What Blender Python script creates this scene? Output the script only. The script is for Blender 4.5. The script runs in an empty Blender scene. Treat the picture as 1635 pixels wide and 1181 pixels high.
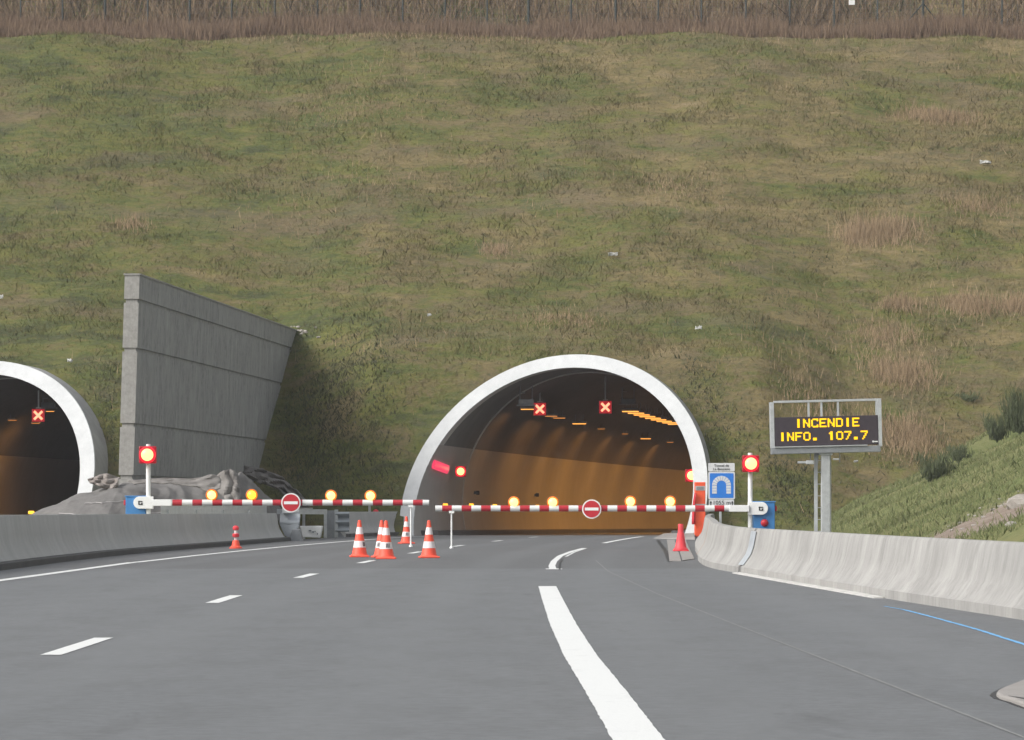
import bpy, bmesh, math, random
import numpy as np
from mathutils import Vector, Matrix, noise as mnoise
random.seed(7); rng = np.random.default_rng(11)
R = math.radians
SC = bpy.context.scene; COL = SC.collection
F, CH, CX, HY = 5450.0, 1.05, 817.5, 808.0          # lens in photo pixels, eye height, principal point

# ------------------------------------------------------------------ measuring helpers (photo pixel -> place)
def U(x, y, Y): return Vector(((x-CX)/F*Y, Y, CH+(HY-y)/F*Y))
def G(x, y):
    Y = F*CH/(y-HY); return Vector(((x-CX)/F*Y, Y, 0))

# ------------------------------------------------------------------ objects
ORG = {}
def tag(o, label=None, cat=None, group=None, kind=None):
    if label: o['label'] = label
    if cat: o['category'] = cat
    if group: o['group'] = group
    if kind: o['kind'] = kind
    return o
def thing(name, loc, label, cat, group=None):
    o = bpy.data.objects.new(name, None); o.empty_display_size = .2; COL.objects.link(o); o.location = loc
    ORG[o.name] = Vector(loc); return tag(o, label, cat, group)
class MB:
    def __init__(s): s.v=[]; s.f=[]; s.m=[]; s.mi=0
    def add(s, vs, fs):
        b=len(s.v); s.v += [tuple(v) for v in vs]
        for f in fs: s.f.append([b+i for i in f]); s.m.append(s.mi)
        return s
    def box(s, c, d, rz=0.0, rx=0.0, ry=0.0):
        M = Matrix.Translation(c) @ Matrix.Rotation(rz,4,'Z') @ Matrix.Rotation(ry,4,'Y') @ Matrix.Rotation(rx,4,'X')
        h=[x/2 for x in d]
        vs=[M@Vector((sx*h[0],sy*h[1],sz*h[2])) for sz in(-1,1) for sy in(-1,1) for sx in(-1,1)]
        return s.add(vs,[(0,2,3,1),(4,5,7,6),(0,1,5,4),(2,6,7,3),(0,4,6,2),(1,3,7,5)])
    def cyl(s, p0, p1, r0, r1=None, n=14):
        r1 = r0 if r1 is None else r1
        p0=Vector(p0); p1=Vector(p1); d=(p1-p0).normalized()
        a=d.orthogonal().normalized(); b=d.cross(a); vs=[]
        for p,r in((p0,r0),(p1,r1)):
            for i in range(n):
                t=2*math.pi*i/n; vs.append(p+a*(r*math.cos(t))+b*(r*math.sin(t)))
        fs=[(i,(i+1)%n,n+(i+1)%n,n+i) for i in range(n)]+[tuple(range(n))[::-1],tuple(range(n,2*n))]
        return s.add(vs,fs)
    def lathe(s, c, prof, n=24, axis='Z'):
        c=Vector(c); vs=[]
        for r,h in prof:
            for i in range(n):
                t=2*math.pi*i/n
                vs.append(c+(Vector((r*math.cos(t),r*math.sin(t),h)) if axis=='Z' else Vector((r*math.cos(t),-h,r*math.sin(t)))))
        k=len(prof); fs=[]
        for j in range(k-1):
            for i in range(n): fs.append((j*n+i,j*n+(i+1)%n,(j+1)*n+(i+1)%n,(j+1)*n+i))
        fs.append(tuple(range(n))[::-1]); fs.append(tuple(range((k-1)*n,k*n)))
        return s.add(vs,fs)
    def prism(s, poly, z0, z1):
        n=len(poly); vs=[(p[0],p[1],z0) for p in poly]+[(p[0],p[1],z1) for p in poly]
        return s.add(vs,[tuple(range(n))[::-1],tuple(range(n,2*n))]+[(i,(i+1)%n,n+(i+1)%n,n+i) for i in range(n)])
    def slab(s, pts, d):                                    # polygon of 3-D points pushed along vector d
        n=len(pts); d=Vector(d); vs=[Vector(p) for p in pts]+[Vector(p)+d for p in pts]
        return s.add(vs,[tuple(range(n)),tuple(range(n,2*n))[::-1]]+[(i,n+i,n+(i+1)%n,(i+1)%n) for i in range(n)])
    def sweep(s, path, prof, sign=1.0, hs=None, caps=True):  # path of (x,y,z), prof of (out, up)
        P=[Vector(p) for p in path]; n=len(P); k=len(prof); vs=[]
        for i,p in enumerate(P):
            t=(P[min(i+1,n-1)]-P[max(i-1,0)]); t.z=0; t.normalize(); nr=Vector((t.y,-t.x,0))*sign
            h=hs[i] if hs else 1.0
            for o,u in prof: vs.append(p+nr*o+Vector((0,0,u*h)))
        fs=[(i*k+j,i*k+(j+1)%k,(i+1)*k+(j+1)%k,(i+1)*k+j) for i in range(n-1) for j in range(k)]
        if caps: fs += [tuple(range(k))[::-1], tuple(range((n-1)*k,n*k))]
        return s.add(vs,fs)
    def ribbon(s, L, Rr, z=None):
        n=len(L); vs=[]
        for a,b in zip(L,Rr): vs += [a,b]
        return s.add(vs,[(2*i,2*i+1,2*i+3,2*i+2) for i in range(n-1)])
    def grid(s, rows):
        n=len(rows); k=len(rows[0]); vs=[p for r in rows for p in r]
        return s.add(vs,[(i*k+j,i*k+j+1,(i+1)*k+j+1,(i+1)*k+j) for i in range(n-1) for j in range(k-1)])
    def build(s, name, mats, parent=None, smooth=None, bevel=0, seg=2, origin=None, fix=True):
        mats = mats if isinstance(mats,(list,tuple)) else [mats]
        if parent is not None: og=ORG[parent.name]
        elif origin is not None: og=Vector(origin)
        else: og=Vector((0,0,0))
        me=bpy.data.meshes.new(name)
        me.from_pydata([(v[0]-og.x,v[1]-og.y,v[2]-og.z) for v in s.v],[],s.f)
        for m in mats: me.materials.append(m)
        me.polygons.foreach_set('material_index', s.m)
        if fix:
            bm=bmesh.new(); bm.from_mesh(me); bmesh.ops.recalc_face_normals(bm,faces=bm.faces); bm.to_mesh(me); bm.free()
        if smooth is not None:
            me.polygons.foreach_set('use_smooth',[True]*len(me.polygons)); me.set_sharp_from_angle(angle=R(smooth))
        o=bpy.data.objects.new(name,me); COL.objects.link(o)
        if parent is not None: o.parent=parent
        else: o.location=og
        ORG[o.name]=og
        if bevel:
            b=o.modifiers.new('edge','BEVEL'); b.width=bevel; b.segments=seg; b.limit_method='ANGLE'; b.angle_limit=R(40)
        return o
def dup(root, loc, label=None, rz=None):
    def rec(o, par):
        c=o.copy(); COL.objects.link(c); c.parent=par
        for ch in o.children: rec(ch,c)
        return c
    r=rec(root,None); r.location=loc
    if rz is not None: r.rotation_euler.z=rz
    if label: r['label']=label
    return r

# ------------------------------------------------------------------ materials
class NT:
    def __init__(s, name):
        s.m=bpy.data.materials.new(name); s.m.use_nodes=True; s.t=s.m.node_tree; s.b=s.t.nodes['Principled BSDF']
        s.pos=None
    def n(s, ty, **kw):
        x=s.t.nodes.new(ty)
        for k,v in kw.items(): setattr(x,k,v)
        return x
    def l(s,a,b): s.t.links.new(a,b)
    def P(s, scale=(1,1,1)):
        tc=s.n('ShaderNodeNewGeometry'); mp=s.n('ShaderNodeMapping'); mp.inputs['Scale'].default_value=scale
        s.l(tc.outputs['Position'],mp.inputs['Vector']); return mp.outputs['Vector']
    def noise(s, sc, det=4, rough=.6, scale=(1,1,1), dist=0):
        x=s.n('ShaderNodeTexNoise'); x.inputs['Scale'].default_value=sc; x.inputs['Detail'].default_value=det
        x.inputs['Roughness'].default_value=rough; x.inputs['Distortion'].default_value=dist
        s.l(s.P(scale),x.inputs['Vector']); return x.outputs['Fac']
    def ramp(s, fac, stops):
        r=s.n('ShaderNodeValToRGB'); e=r.color_ramp.elements
        while len(e)<len(stops): e.new(.5)
        for i,(p,c) in enumerate(stops):
            e[i].position=p; e[i].color=(*c,1) if len(c)==3 else c
        s.l(fac,r.inputs['Fac']); return r.outputs['Color']
    def mapr(s, v, a,b,c,d):
        r=s.n('ShaderNodeMapRange'); s.l(v,r.inputs['Value'])
        for k,x in zip(('From Min','From Max','To Min','To Max'),(a,b,c,d)): r.inputs[k].default_value=x
        return r.outputs['Result']
    def mix(s, fac, a, b, mode='MIX'):
        x=s.n('ShaderNodeMix',data_type='RGBA',blend_type=mode)
        for inp,v in ((x.inputs[0],fac),(x.inputs[6],a),(x.inputs[7],b)):
            if hasattr(v,'is_output'): s.l(v,inp)
            elif isinstance(v,(int,float)): inp.default_value=v
            else: inp.default_value=(*v,1)
        return x.outputs[2]
    def math(s, op, a, b=None):
        x=s.n('ShaderNodeMath',operation=op)
        for i,v in enumerate((a,b)):
            if v is None: continue
            if hasattr(v,'is_output'): s.l(v,x.inputs[i])
            else: x.inputs[i].default_value=v
        return x.outputs[0]
    def sep(s):
        g=s.n('ShaderNodeNewGeometry'); x=s.n('ShaderNodeSeparateXYZ'); s.l(g.outputs['Position'],x.inputs[0]); return x.outputs
    def col(s,c):
        if hasattr(c,'is_output'): s.l(c,s.b.inputs['Base Color'])
        else: s.b.inputs['Base Color'].default_value=(*c,1)
        return s
    def rough(s,r,spec=.5,metal=0):
        s.b.inputs['Roughness'].default_value=r; s.b.inputs['Specular IOR Level'].default_value=spec; s.b.inputs['Metallic'].default_value=metal; return s
    def bump(s,h,st=.3,d=.02):
        x=s.n('ShaderNodeBump'); x.inputs['Strength'].default_value=st; x.inputs['Distance'].default_value=d
        s.l(h,x.inputs['Height']); s.l(x.outputs[0],s.b.inputs['Normal']); return s
def paint(name,c,rough=.5,var=.12,spec=.4,metal=0,sc=3):
    t=NT(name); f=t.noise(sc,5,.65)
    t.col(t.mix(t.mapr(f,.3,.7,0,1),[x*(1-var) for x in c],[min(1,x*(1+var*.6)) for x in c])).rough(rough,spec,metal); return t.m
def glow(name,c,st):
    t=NT(name); t.col([x*.3 for x in c]).rough(.3); t.b.inputs['Emission Color'].default_value=(*c,1); t.b.inputs['Emission Strength'].default_value=st; return t.m
def concrete(name,a,b,vs=(1,1,.15),stain=.5,sc=1.3,grain=30,gk=.35):
    t=NT(name); f=t.noise(sc,6,.7,vs); g=t.noise(grain,3,.7); s2=t.noise(sc*4,6,.72,(1,1,.13),.3)
    c=t.mix(t.mapr(f,.3,.72,0,1),a,b)
    c=t.mix(t.mapr(s2,.44,.80,0,stain),c,[x*.55 for x in a])
    c=t.mix(t.mapr(g,.3,.7,0,gk),c,[x*.7 for x in b])
    t.col(c).rough(.85,.25).bump(g,.25,.01); return t.m

def asphalt():
    t=NT('asphalt'); g=t.noise(55,3,.75); s=t.noise(.35,4,.6,(1,.25,1)); b=t.noise(2.2,4,.6,(1,.35,1)); x,y,z=t.sep()
    c=t.mix(t.mapr(s,.3,.7,0,1),(.150,.159,.168),(.180,.188,.196))
    # newer darker course beyond about 57 m, with a slightly wandering joint
    w=t.math('ADD',y,t.mapr(t.noise(.6,2),0,1,-.6,.6))
    c=t.mix(t.mapr(w,57.0,58.0,0,.75),c,t.mix(t.mapr(s,.3,.7,0,1),(.094,.095,.098),(.112,.113,.116)))
    c=t.mix(t.mapr(b,.45,.75,0,.45),c,(.085,.086,.087))
    c=t.mix(t.mapr(g,.35,.72,0,.75),c,(.16,.163,.165)); c=t.mix(t.mapr(g,.42,.2,0,.7),c,(.04,.04,.04))
    mg=t.noise(9,4,.7); c=t.mix(t.mapr(mg,.35,.68,0,.38),c,(.072,.074,.076))
    # wheel paths along each lane, and a few oil-dark blotches
    cv=t.math('MAXIMUM',t.math('SUBTRACT',y,36.0),0.0); off_=t.math('SUBTRACT',x,t.math('DIVIDE',t.math('MULTIPLY',cv,cv),1606.0))
    wp=t.math('SINE',t.math('MULTIPLY',t.math('ADD',off_,3.25),6.2832/1.93)); wp=t.math('ADD',wp,t.mapr(t.noise(.5,3,.6,(1,.2,1)),0,1,-1,1))
    c=t.mix(t.mapr(wp,.1,1.2,0,.30),c,(.175,.182,.188))
    st=t.noise(.9,5,.7,(1,.22,1),.6); c=t.mix(t.mapr(st,.62,.78,0,.5),c,(.065,.066,.068))
    t.col(c).rough(.7,.35).bump(g,.35,.008); return t.m
def marking(name,c=(.72,.73,.72),wear=.42):
    t=NT(name); n1=t.noise(2.5,6,.7,(1,.6,1)); n2=t.noise(70,3,.7)
    k=t.mix(t.mapr(n1,.55,.75,0,wear),c,[x*.55 for x in c]); k=t.mix(t.mapr(n2,.45,.7,0,wear),k,[x*.72 for x in c])
    t.col(k).rough(.6,.3); return t.m
GREEN=(.093,.109,.033); OLIVE=(.122,.116,.041); BROWN=(.138,.112,.058); LIME=(.146,.146,.041); OCHRE=(.184,.146,.067); MAUVE=(.130,.102,.069); DARK=(.062,.071,.033); STRAW=(.235,.180,.106)
def soften(t,k=.45):
    g=t.n('ShaderNodeNewGeometry'); a=t.n('ShaderNodeVectorMath',operation='SCALE'); a.inputs['Scale'].default_value=k; t.l(g.outputs['Normal'],a.inputs[0])
    b=t.n('ShaderNodeVectorMath',operation='ADD'); b.inputs[1].default_value=(0,-.42,.75); t.l(a.outputs[0],b.inputs[0])
    c=t.n('ShaderNodeVectorMath',operation='NORMALIZE'); t.l(b.outputs[0],c.inputs[0]); t.l(c.outputs[0],t.b.inputs['Normal'])
def meadow(name, blade=False, green=0.0, bright=1.0):
    t=NT(name); a=t.noise(.085,3,.55,dist=.4); b=t.noise(.42,5,.66,(.65,1,1),.3); c=t.noise(1.7,5,.7,(.7,1,1)); d=t.noise(.8,4,.6,(.6,1,1),.6); e=t.noise(.30,4,.65,(.6,1,1),.5); f2=t.noise(4.5,4,.7,(.6,1,1))
    x,y,z=t.sep()
    k=lambda v:[q*bright for q in v]
    # brown and green patches a metre or two across, browner to the right and near the crest
    h1=t.noise(.34,5,.68,(.55,1,1),.5); h2=t.noise(1.05,5,.7,(.5,1,1),.4)
    sh=t.math('ADD',t.math('MULTIPLY',x,.0020),t.math('MULTIPLY',z,.0022)); sh=t.math('ADD',sh,-.040-green)
    v=t.math('ADD',t.math('ADD',t.math('MULTIPLY',h1,.55),t.math('MULTIPLY',h2,.45)),sh)
    v=t.math('ADD',v,t.math('MULTIPLY',t.math('SUBTRACT',a,.5),.16))
    base=t.ramp(v,[(.36,k(DARK)),(.43,k(GREEN)),(.485,k(OLIVE)),(.53,k(BROWN)),(.59,k(OCHRE)),(.68,k(STRAW))])
    base=t.mix(t.mapr(d,.51,.67,0,.7),base,k(LIME))
    base=t.mix(t.mapr(e,.50,.66,0,.55),base,k(MAUVE))
    base=t.mix(t.mapr(c,.55,.72,0,.75),base,k(DARK))
    base=t.mix(t.mapr(f2,.50,.68,0,.42),base,k(DARK)); base=t.mix(t.mapr(f2,.46,.32,0,.35),base,k(OCHRE))
    if blade:
        g=t.n('ShaderNodeNewGeometry'); r=g.outputs['Random Per Island']
        base=t.mix(t.mapr(r,0,1,0,.6),base,t.mix(t.mapr(r,.3,.9,0,1),k(GREEN),k(OCHRE)))
        soften(t)
    t.col(base).rough(.9,.15)
    if not blade: t.bump(c,.8,.15)
    return t.m
def bladed(name, stops, sc=.6):
    t=NT(name); g=t.n('ShaderNodeNewGeometry'); f=t.noise(sc,4,.6)
    v=t.math('ADD',t.math('MULTIPLY',g.outputs['Random Per Island'],.55),t.math('MULTIPLY',f,.45))
    t.col(t.ramp(v,stops)).rough(.9,.15); soften(t); return t.m

M={}
M['asphalt']=asphalt()
M['white_line']=marking('road_paint'); M['blue_line']=marking('blue_chalk',(.16,.42,.72),.5)
M['seam']=paint('joint_sealant',(.23,.235,.23),.8); M['bitumen_and_dark']=paint('bitumen_and_dark',(.028,.027,.027),.5)
M['barrier_l']=concrete('barrier_concrete_grey',(.41,.41,.402),(.52,.52,.51),(1,1,.3),.4)
M['barrier_r']=concrete('barrier_concrete_pale',(.255,.25,.24),(.445,.437,.42),(1,1,.45),.75,1.1)
M['kerb']=concrete('kerb_concrete',(.10,.10,.10),(.14,.14,.138),(1,1,1),.2)
M['slab']=concrete('slab_concrete',(.27,.25,.235),(.34,.325,.31),(1,1,1),.2)
M['wall']=concrete('board_marked_concrete',(.165,.168,.166),(.45,.452,.44),(1,1,.33),1.0,2.3,5.0,1.0)
M['wall_end']=concrete('bush_hammered_concrete',(.23,.225,.21),(.40,.39,.37),(1,1,1),.3,6,9)
M['ring']=concrete('white_portal_paint',(.54,.555,.56),(.64,.65,.65),(1,1,.5),.32,.8,22,.2)
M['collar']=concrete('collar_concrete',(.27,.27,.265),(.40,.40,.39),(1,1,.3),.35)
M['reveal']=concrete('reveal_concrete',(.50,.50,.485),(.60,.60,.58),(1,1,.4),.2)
M['collar_in']=concrete('collar_soffit_concrete',(.15,.15,.147),(.21,.21,.205),(1,1,.4),.3)  # collar concrete darkened inside to hold back the lamp light on it
M['lining']=concrete('sooty_lining',(.12,.11,.104),(.18,.165,.155),(1,.3,.3),.4,.5)
M['cladding']=concrete('wall_cladding',(.40,.38,.36),(.49,.465,.44),(1,.3,.25),.25,.5)
M['galv']=paint('galvanised_steel',(.50,.52,.53),.45,.15,.5,.35,6)
M['galv_dark']=paint('weathered_steel',(.25,.265,.28),.5,.15,.5,.2,6)
M['white']=paint('white_enamel',(.82,.83,.82),.35,.04,.5)
M['red']=paint('red_enamel',(.50,.022,.035),.4,.1,.5)
M['blue']=paint('blue_enamel',(.055,.22,.50),.4,.1,.5)
M['signblue']=paint('sign_blue_film',(.03,.20,.66),.3,.04,.5)
M['black']=paint('black_plastic',(.025,.024,.026),.5,.15,.4); M['ink']=paint('black_lettering',(.03,.03,.032),.6,.05)
M['panel']=paint('matrix_panel_black',(.050,.040,.050),.45,.15,.4)
M['orange']=paint('orange_plastic',(.86,.115,.045),.5,.08,.4,0,8); M['cone']=paint('cone_orange',(.93,.115,.068),.45,.06,.4,0,9)
M['conew']=paint('reflective_white_band',(.80,.74,.74),.4,.04,.5); M['redcone']=paint('faded_red_plastic',(.72,.06,.075),.5,.1,.4,0,7)
M['redside']=paint('red_plastic_side',(.55,.03,.045),.5,.1)
M['greyplas']=paint('grey_plastic',(.38,.41,.44),.5,.15,.4,0,5)
M['paper']=paint('dirty_white_litter',(.52,.52,.50),.8,.15); M['stone']=paint('pale_stone',(.34,.315,.285),.9,.25,.2,0,7)
M['cloth']=concrete('grey_geotextile',(.125,.12,.115),(.215,.207,.20),(1,1,1),.4,1.8,14)
M['clothdark']=concrete('dirty_geotextile',(.14,.13,.122),(.285,.27,.255),(1,1,1),.3,2,14)
M['string']=paint('sagging_string',(.44,.42,.42),.8)
M['debris']=concrete('muddy_sheet',(.13,.105,.09),(.38,.35,.33),(1,1,1),.4,3,14)
M['fencepost']=paint('green_fence_steel',(.035,.045,.042),.6,.1); M['wire']=paint('fence_wire',(.16,.165,.16),.6)
M['amber']=glow('amber_halo_rim',(1,.22,.008),.62); M['amber_core']=glow('amber_bulb_lit',(1,.78,.22),1.5)
M['amber_y']=glow('amber_bulb_yellow',(1,.82,.05),1.15)
M['redglowrim']=glow('red_lamp_glow_rim',(1,.01,.03),.85); M['redcore']=glow('red_lamp_core',(1,.72,.25),1.25)
M['redbox']=glow('red_lit_housing',(.75,.005,.03),.16)  # housing emits faintly, the red lamp glow put into its colour
M['xhalo']=glow('red_halo',(.9,.003,.02),.27); M['xbar']=glow('cross_lit',(1,.36,.20),1.3)  # face panel emits red to stand for the halo round the cross
M['led']=glow('amber_matrix_dots',(1,.53,.0),1.05)
M['sodium']=glow('sodium_tube',(1,.40,.07),1.25); M['sodium_dim']=glow('sodium_tube_far',(1,.36,.07),.55)
M['redglow']=glow('red_glow_lit',(1,.06,.15),.62)
M['marker']=glow('amber_marker_lit',(1,.45,.03),1.4)
M['hill']=meadow('hillside_turf',False); M['hillblade']=meadow('hillside_blades',True)
M['straw']=bladed('dry_stems',[(.15,(.19,.132,.078)),(.5,(.30,.215,.130)),(.9,(.42,.315,.195))])
M['russet']=bladed('russet_stems',[(.15,(.070,.046,.033)),(.42,(.140,.094,.066)),(.72,(.21,.148,.098)),(1,(.29,.215,.14))],.35)
M['brush']=bladed('bare_brush',[(.18,(.038,.031,.025)),(.42,(.130,.092,.062)),(.7,(.24,.17,.105)),(1,(.33,.24,.145))],.22)
M['darkgreen']=bladed('dark_weeds',[(.2,(.042,.048,.028)),(.6,(.062,.068,.036)),(.95,(.088,.090,.048))])
M['broom']=bladed('broom_twigs',[(.2,(.055,.068,.036)),(.6,(.088,.106,.054)),(.95,(.135,.150,.078))],1.0)
M['bankblade']=bladed('bank_blades',[(.2,(.105,.128,.050)),(.5,(.150,.172,.072)),(.8,(.195,.195,.092)),(1,(.25,.21,.12))],.45)

# ------------------------------------------------------------------ terrain functions
def vn(x,y,seed=0):
    x=np.asarray(x,float); y=np.asarray(y,float); xi=np.floor(x); yi=np.floor(y); fx=x-xi; fy=y-yi
    fx=fx*fx*(3-2*fx); fy=fy*fy*(3-2*fy)
    h=lambda a,b:(np.sin(a*127.1+b*311.7+seed*74.7)*43758.5453)%1.0
    return (h(xi,yi)*(1-fx)+h(xi+1,yi)*fx)*(1-fy)+(h(xi,yi+1)*(1-fx)+h(xi+1,yi+1)*fx)*fy
def fbm(x,y,seed=0,o=4):
    x=np.asarray(x,float); y=np.asarray(y,float); r=0
    for i in range(o):
        a=.55+1.1*i; c,q=math.cos(a),math.sin(a); r=r+vn((x*c-y*q)*2**i+3.7,(x*q+y*c)*2**i+1.3,seed+i)*.5**i
    return r/(2-.5**(o-1))-.5
def C(Y): return np.where(Y>36,(Y-36.0)**2/1606.0,0.0)
def zr(Y):
    Y=np.asarray(Y,float); return np.where(Y<112,0.0,np.where(Y<128,-.0055/32*(Y-112)**2,-.0055*(Y-120)))
PY=[-500,112,124.6,126.5,140,168,171.5,175,186,215,300,600]; PZ=[-.02,-.02,-.02,.55,9.0,24.1,24.9,25.6,32.0,44,62,70]
PY2=[-500,112,124.9,126.6,132.6,140,168,171.5,175,186,215,300,600]; PZ2=[-.02,-.02,-.02,.9,6.7,9.5,24.1,24.9,25.6,32.0,44,62,70]
def hz(X,Y,nz=True):
    X=np.asarray(X,float); Y=np.asarray(Y,float)
    Ye=Y-np.clip(-X*.018,-.3,.7)*np.clip((Y-150)/18,0,1)*-1
    z=np.interp(Ye,PY,PZ); z2=np.interp(Ye,PY2,PZ2)
    w_=np.clip((11-np.abs(X-2.2))/3.5,0,1)+.8*np.clip((10-np.abs(X+20.5))/3.5,0,1); z=z+(z2-z)*w_
    if nz:
        a=np.clip((z-.1)/1.5,0,1); z=z+a*(fbm(X*.12,Y*.12,3,3)*1.0+fbm(X*.7,Y*.7,5,3)*.28)
    return z
def ez(X,Y):                                        # right-hand roadside bank
    X=np.asarray(X,float); Y=np.asarray(Y,float)
    z=np.clip((X-9.7-.012*(Y-85))*.47,-.02,14)+np.clip((X-9.7)*.5,0,1)*(fbm(X*.25,Y*.25,21,3)*.5+fbm(X*1.2,Y*1.2,25,3)*.16)
    return z
def onhill(x,y,surf=hz,y0=112,y1=230):              # the spot on the slope seen at photo pixel x, y
    Y=np.linspace(y0,y1,2400); X=(x-CX)/F*Y; Z=CH+(HY-y)/F*Y
    d=surf(X,Y)-Z; i=np.argmax(d>0); return Vector((X[i],Y[i],float(surf(X[i],Y[i]))))

# ------------------------------------------------------------------ camera, sky, sun
cam=bpy.data.cameras.new('camera'); co=bpy.data.objects.new('camera',cam); COL.objects.link(co)
co.location=(0,0,CH); co.rotation_euler=(R(90),0,0); cam.sensor_width=36; cam.lens=36*F/1635; cam.shift_y=217.5/1635
cam.clip_end=4000; cam.clip_start=.3; SC.camera=co
w=bpy.data.worlds.new('World'); SC.world=w; w.use_nodes=True; nt=w.node_tree; bg=nt.nodes['Background']
sky=nt.nodes.new('ShaderNodeTexSky'); sky.sky_type='NISHITA'; sky.sun_disc=False
SUN_EL, SUN_AZ = 38.0, -62.0                        # azimuth measured from +Y towards +X: ahead-left would be -45, left -90
SUN_AZ=-118.0
sky.sun_elevation=R(SUN_EL); sky.sun_rotation=R(SUN_AZ); sky.dust_density=4; sky.air_density=1.2; sky.ozone_density=1
hs=nt.nodes.new('ShaderNodeHueSaturation'); hs.inputs['Saturation'].default_value=.22
nt.links.new(sky.outputs[0],hs.inputs['Color']); nt.links.new(hs.outputs[0],bg.inputs['Color']); bg.inputs['Strength'].default_value=.14
sl=bpy.data.lights.new('sun','SUN'); so=bpy.data.objects.new('sun',sl); COL.objects.link(so)
sl.energy=1.3; sl.angle=R(24); sl.color=(1,.96,.90)
d=Vector((math.sin(R(SUN_AZ))*math.cos(R(SUN_EL)),math.cos(R(SUN_AZ))*math.cos(R(SUN_EL)),math.sin(R(SUN_EL))))
so.rotation_euler=d.to_track_quat('Z','Y').to_euler(); so.location=(-60,-60,80)
SC.view_settings.view_transform='Standard'; SC.view_settings.look='None'; SC.view_settings.exposure=0.55; SC.view_settings.gamma=1

# ------------------------------------------------------------------ tunnels (geometry shared by the hill cut-outs)
RI, RO = 5.17, 5.66
class Tun:
    def __init__(s, cx, y0, k, zc): s.cx=cx; s.y0=y0; s.k=k; s.zc=zc
    def frame(s,Y):
        c=float(s.cx(Y)); t=Vector((float(s.cx(Y+.1)-s.cx(Y-.1))/.2,1,0)).normalized(); return Vector((c,Y,float(zr(Y)))),t,Vector((t.y,-t.x,0))
    def pt(s,Y,r,th):
        c,t,n=s.frame(Y); return c+n*(r*math.cos(th))+Vector((0,0,s.zc+r*math.sin(th)))
    def start(s,r,th): return s.y0+s.k*(s.zc+r*math.sin(th))
    def inside(s,X,Y,Z,r):
        c=s.cx(Y); sl=(s.cx(Y+.1)-s.cx(Y-.1))/.2; lat=(X-c)/np.sqrt(1+sl*sl)
        return (lat**2+(Z-s.zc-zr(Y))**2<r*r)&(Y>s.y0-14)
TR=Tun(lambda Y:1.382+.161*(Y-125)+np.where(Y>125,(Y-125.)**2/1606,0),124.6,1.013,1.29)
TL=Tun(lambda Y:-21.243+.141*(Y-125)+np.where(Y>125,(Y-125.)**2/1606,0),124.6,1.089,1.061)

# ------------------------------------------------------------------ ground, hill, bank, road
def field(name, xs, ys, fn, mat, cut=None, kind='structure'):
    X,Y=np.meshgrid(xs,ys); Z=fn(X,Y); ny,nx=X.shape
    idx=np.arange(nx*ny).reshape(ny,nx); q=np.stack([idx[:-1,:-1],idx[:-1,1:],idx[1:,1:],idx[1:,:-1]],-1).reshape(-1,4)
    V=np.stack([X.ravel(),Y.ravel(),Z.ravel()],-1)
    if cut: q=q[~cut(V[q].mean(1))]
    me=bpy.data.meshes.new(name); me.from_pydata(V.tolist(),[],q.tolist()); me.materials.append(mat)
    me.polygons.foreach_set('use_smooth',[True]*len(me.polygons))
    o=bpy.data.objects.new(name,me); COL.objects.link(o); tag(o,kind=kind); return o
rm=(RI+RO)/2+.03
cut=lambda c: TR.inside(c[:,0],c[:,1],c[:,2],rm)|TL.inside(c[:,0],c[:,1],c[:,2],rm)
xs=np.unique(np.concatenate([np.arange(-310,-46,8),np.arange(-46,34,.3),np.arange(34,311,8)]))
ys=np.unique(np.concatenate([np.arange(112,143,.25),np.arange(143,190,.6),np.arange(190,330,5)]))
field('hillside',xs,ys,hz,M['hill'],cut)
def gz(X,Y): return np.where(Y>=118,-6.0,-.03)
field('ground',np.array([-320,-150,-60,-20,20,60,150,320.]),np.array([-320,-150,-50,50,110,117,119,200,320.]),gz,M['hill'])
# bank material: greener, with a band of bare earth
t=NT('bank_turf'); f=t.noise(.5,5,.65,(.7,1,1)); g=t.noise(2.2,5,.7); x,y,z=t.sep()
c=t.mix(t.mapr(f,.36,.64,0,1),(.125,.148,.058),(.190,.178,.085)); c=t.mix(t.mapr(g,.52,.7,0,.55),c,(.070,.085,.032)); c=t.mix(t.mapr(g,.42,.28,0,.5),c,(.27,.23,.12))
yy=t.math('ADD',y,t.mapr(t.noise(.35,4),0,1,-3,3)); e=t.math('MULTIPLY',t.mapr(yy,77,78.5,0,1),t.mapr(yy,84,85.5,1,0))
c=t.mix(e,c,t.mix(t.mapr(g,.3,.7,0,1),(.17,.13,.10),(.28,.235,.20))); t.col(c).rough(.95,.1).bump(g,.7,.1); M['bank']=t.m
field('embankment',np.unique(np.concatenate([np.arange(8.2,24,.3),np.arange(24,60,3)])),np.unique(np.concatenate([np.arange(-60,60,3),np.arange(60,150,.5)])),lambda X,Y:np.minimum(ez(X,Y),np.where(Y>118,hz(X,Y,False)+2.2,99)),M['bank'])

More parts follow.
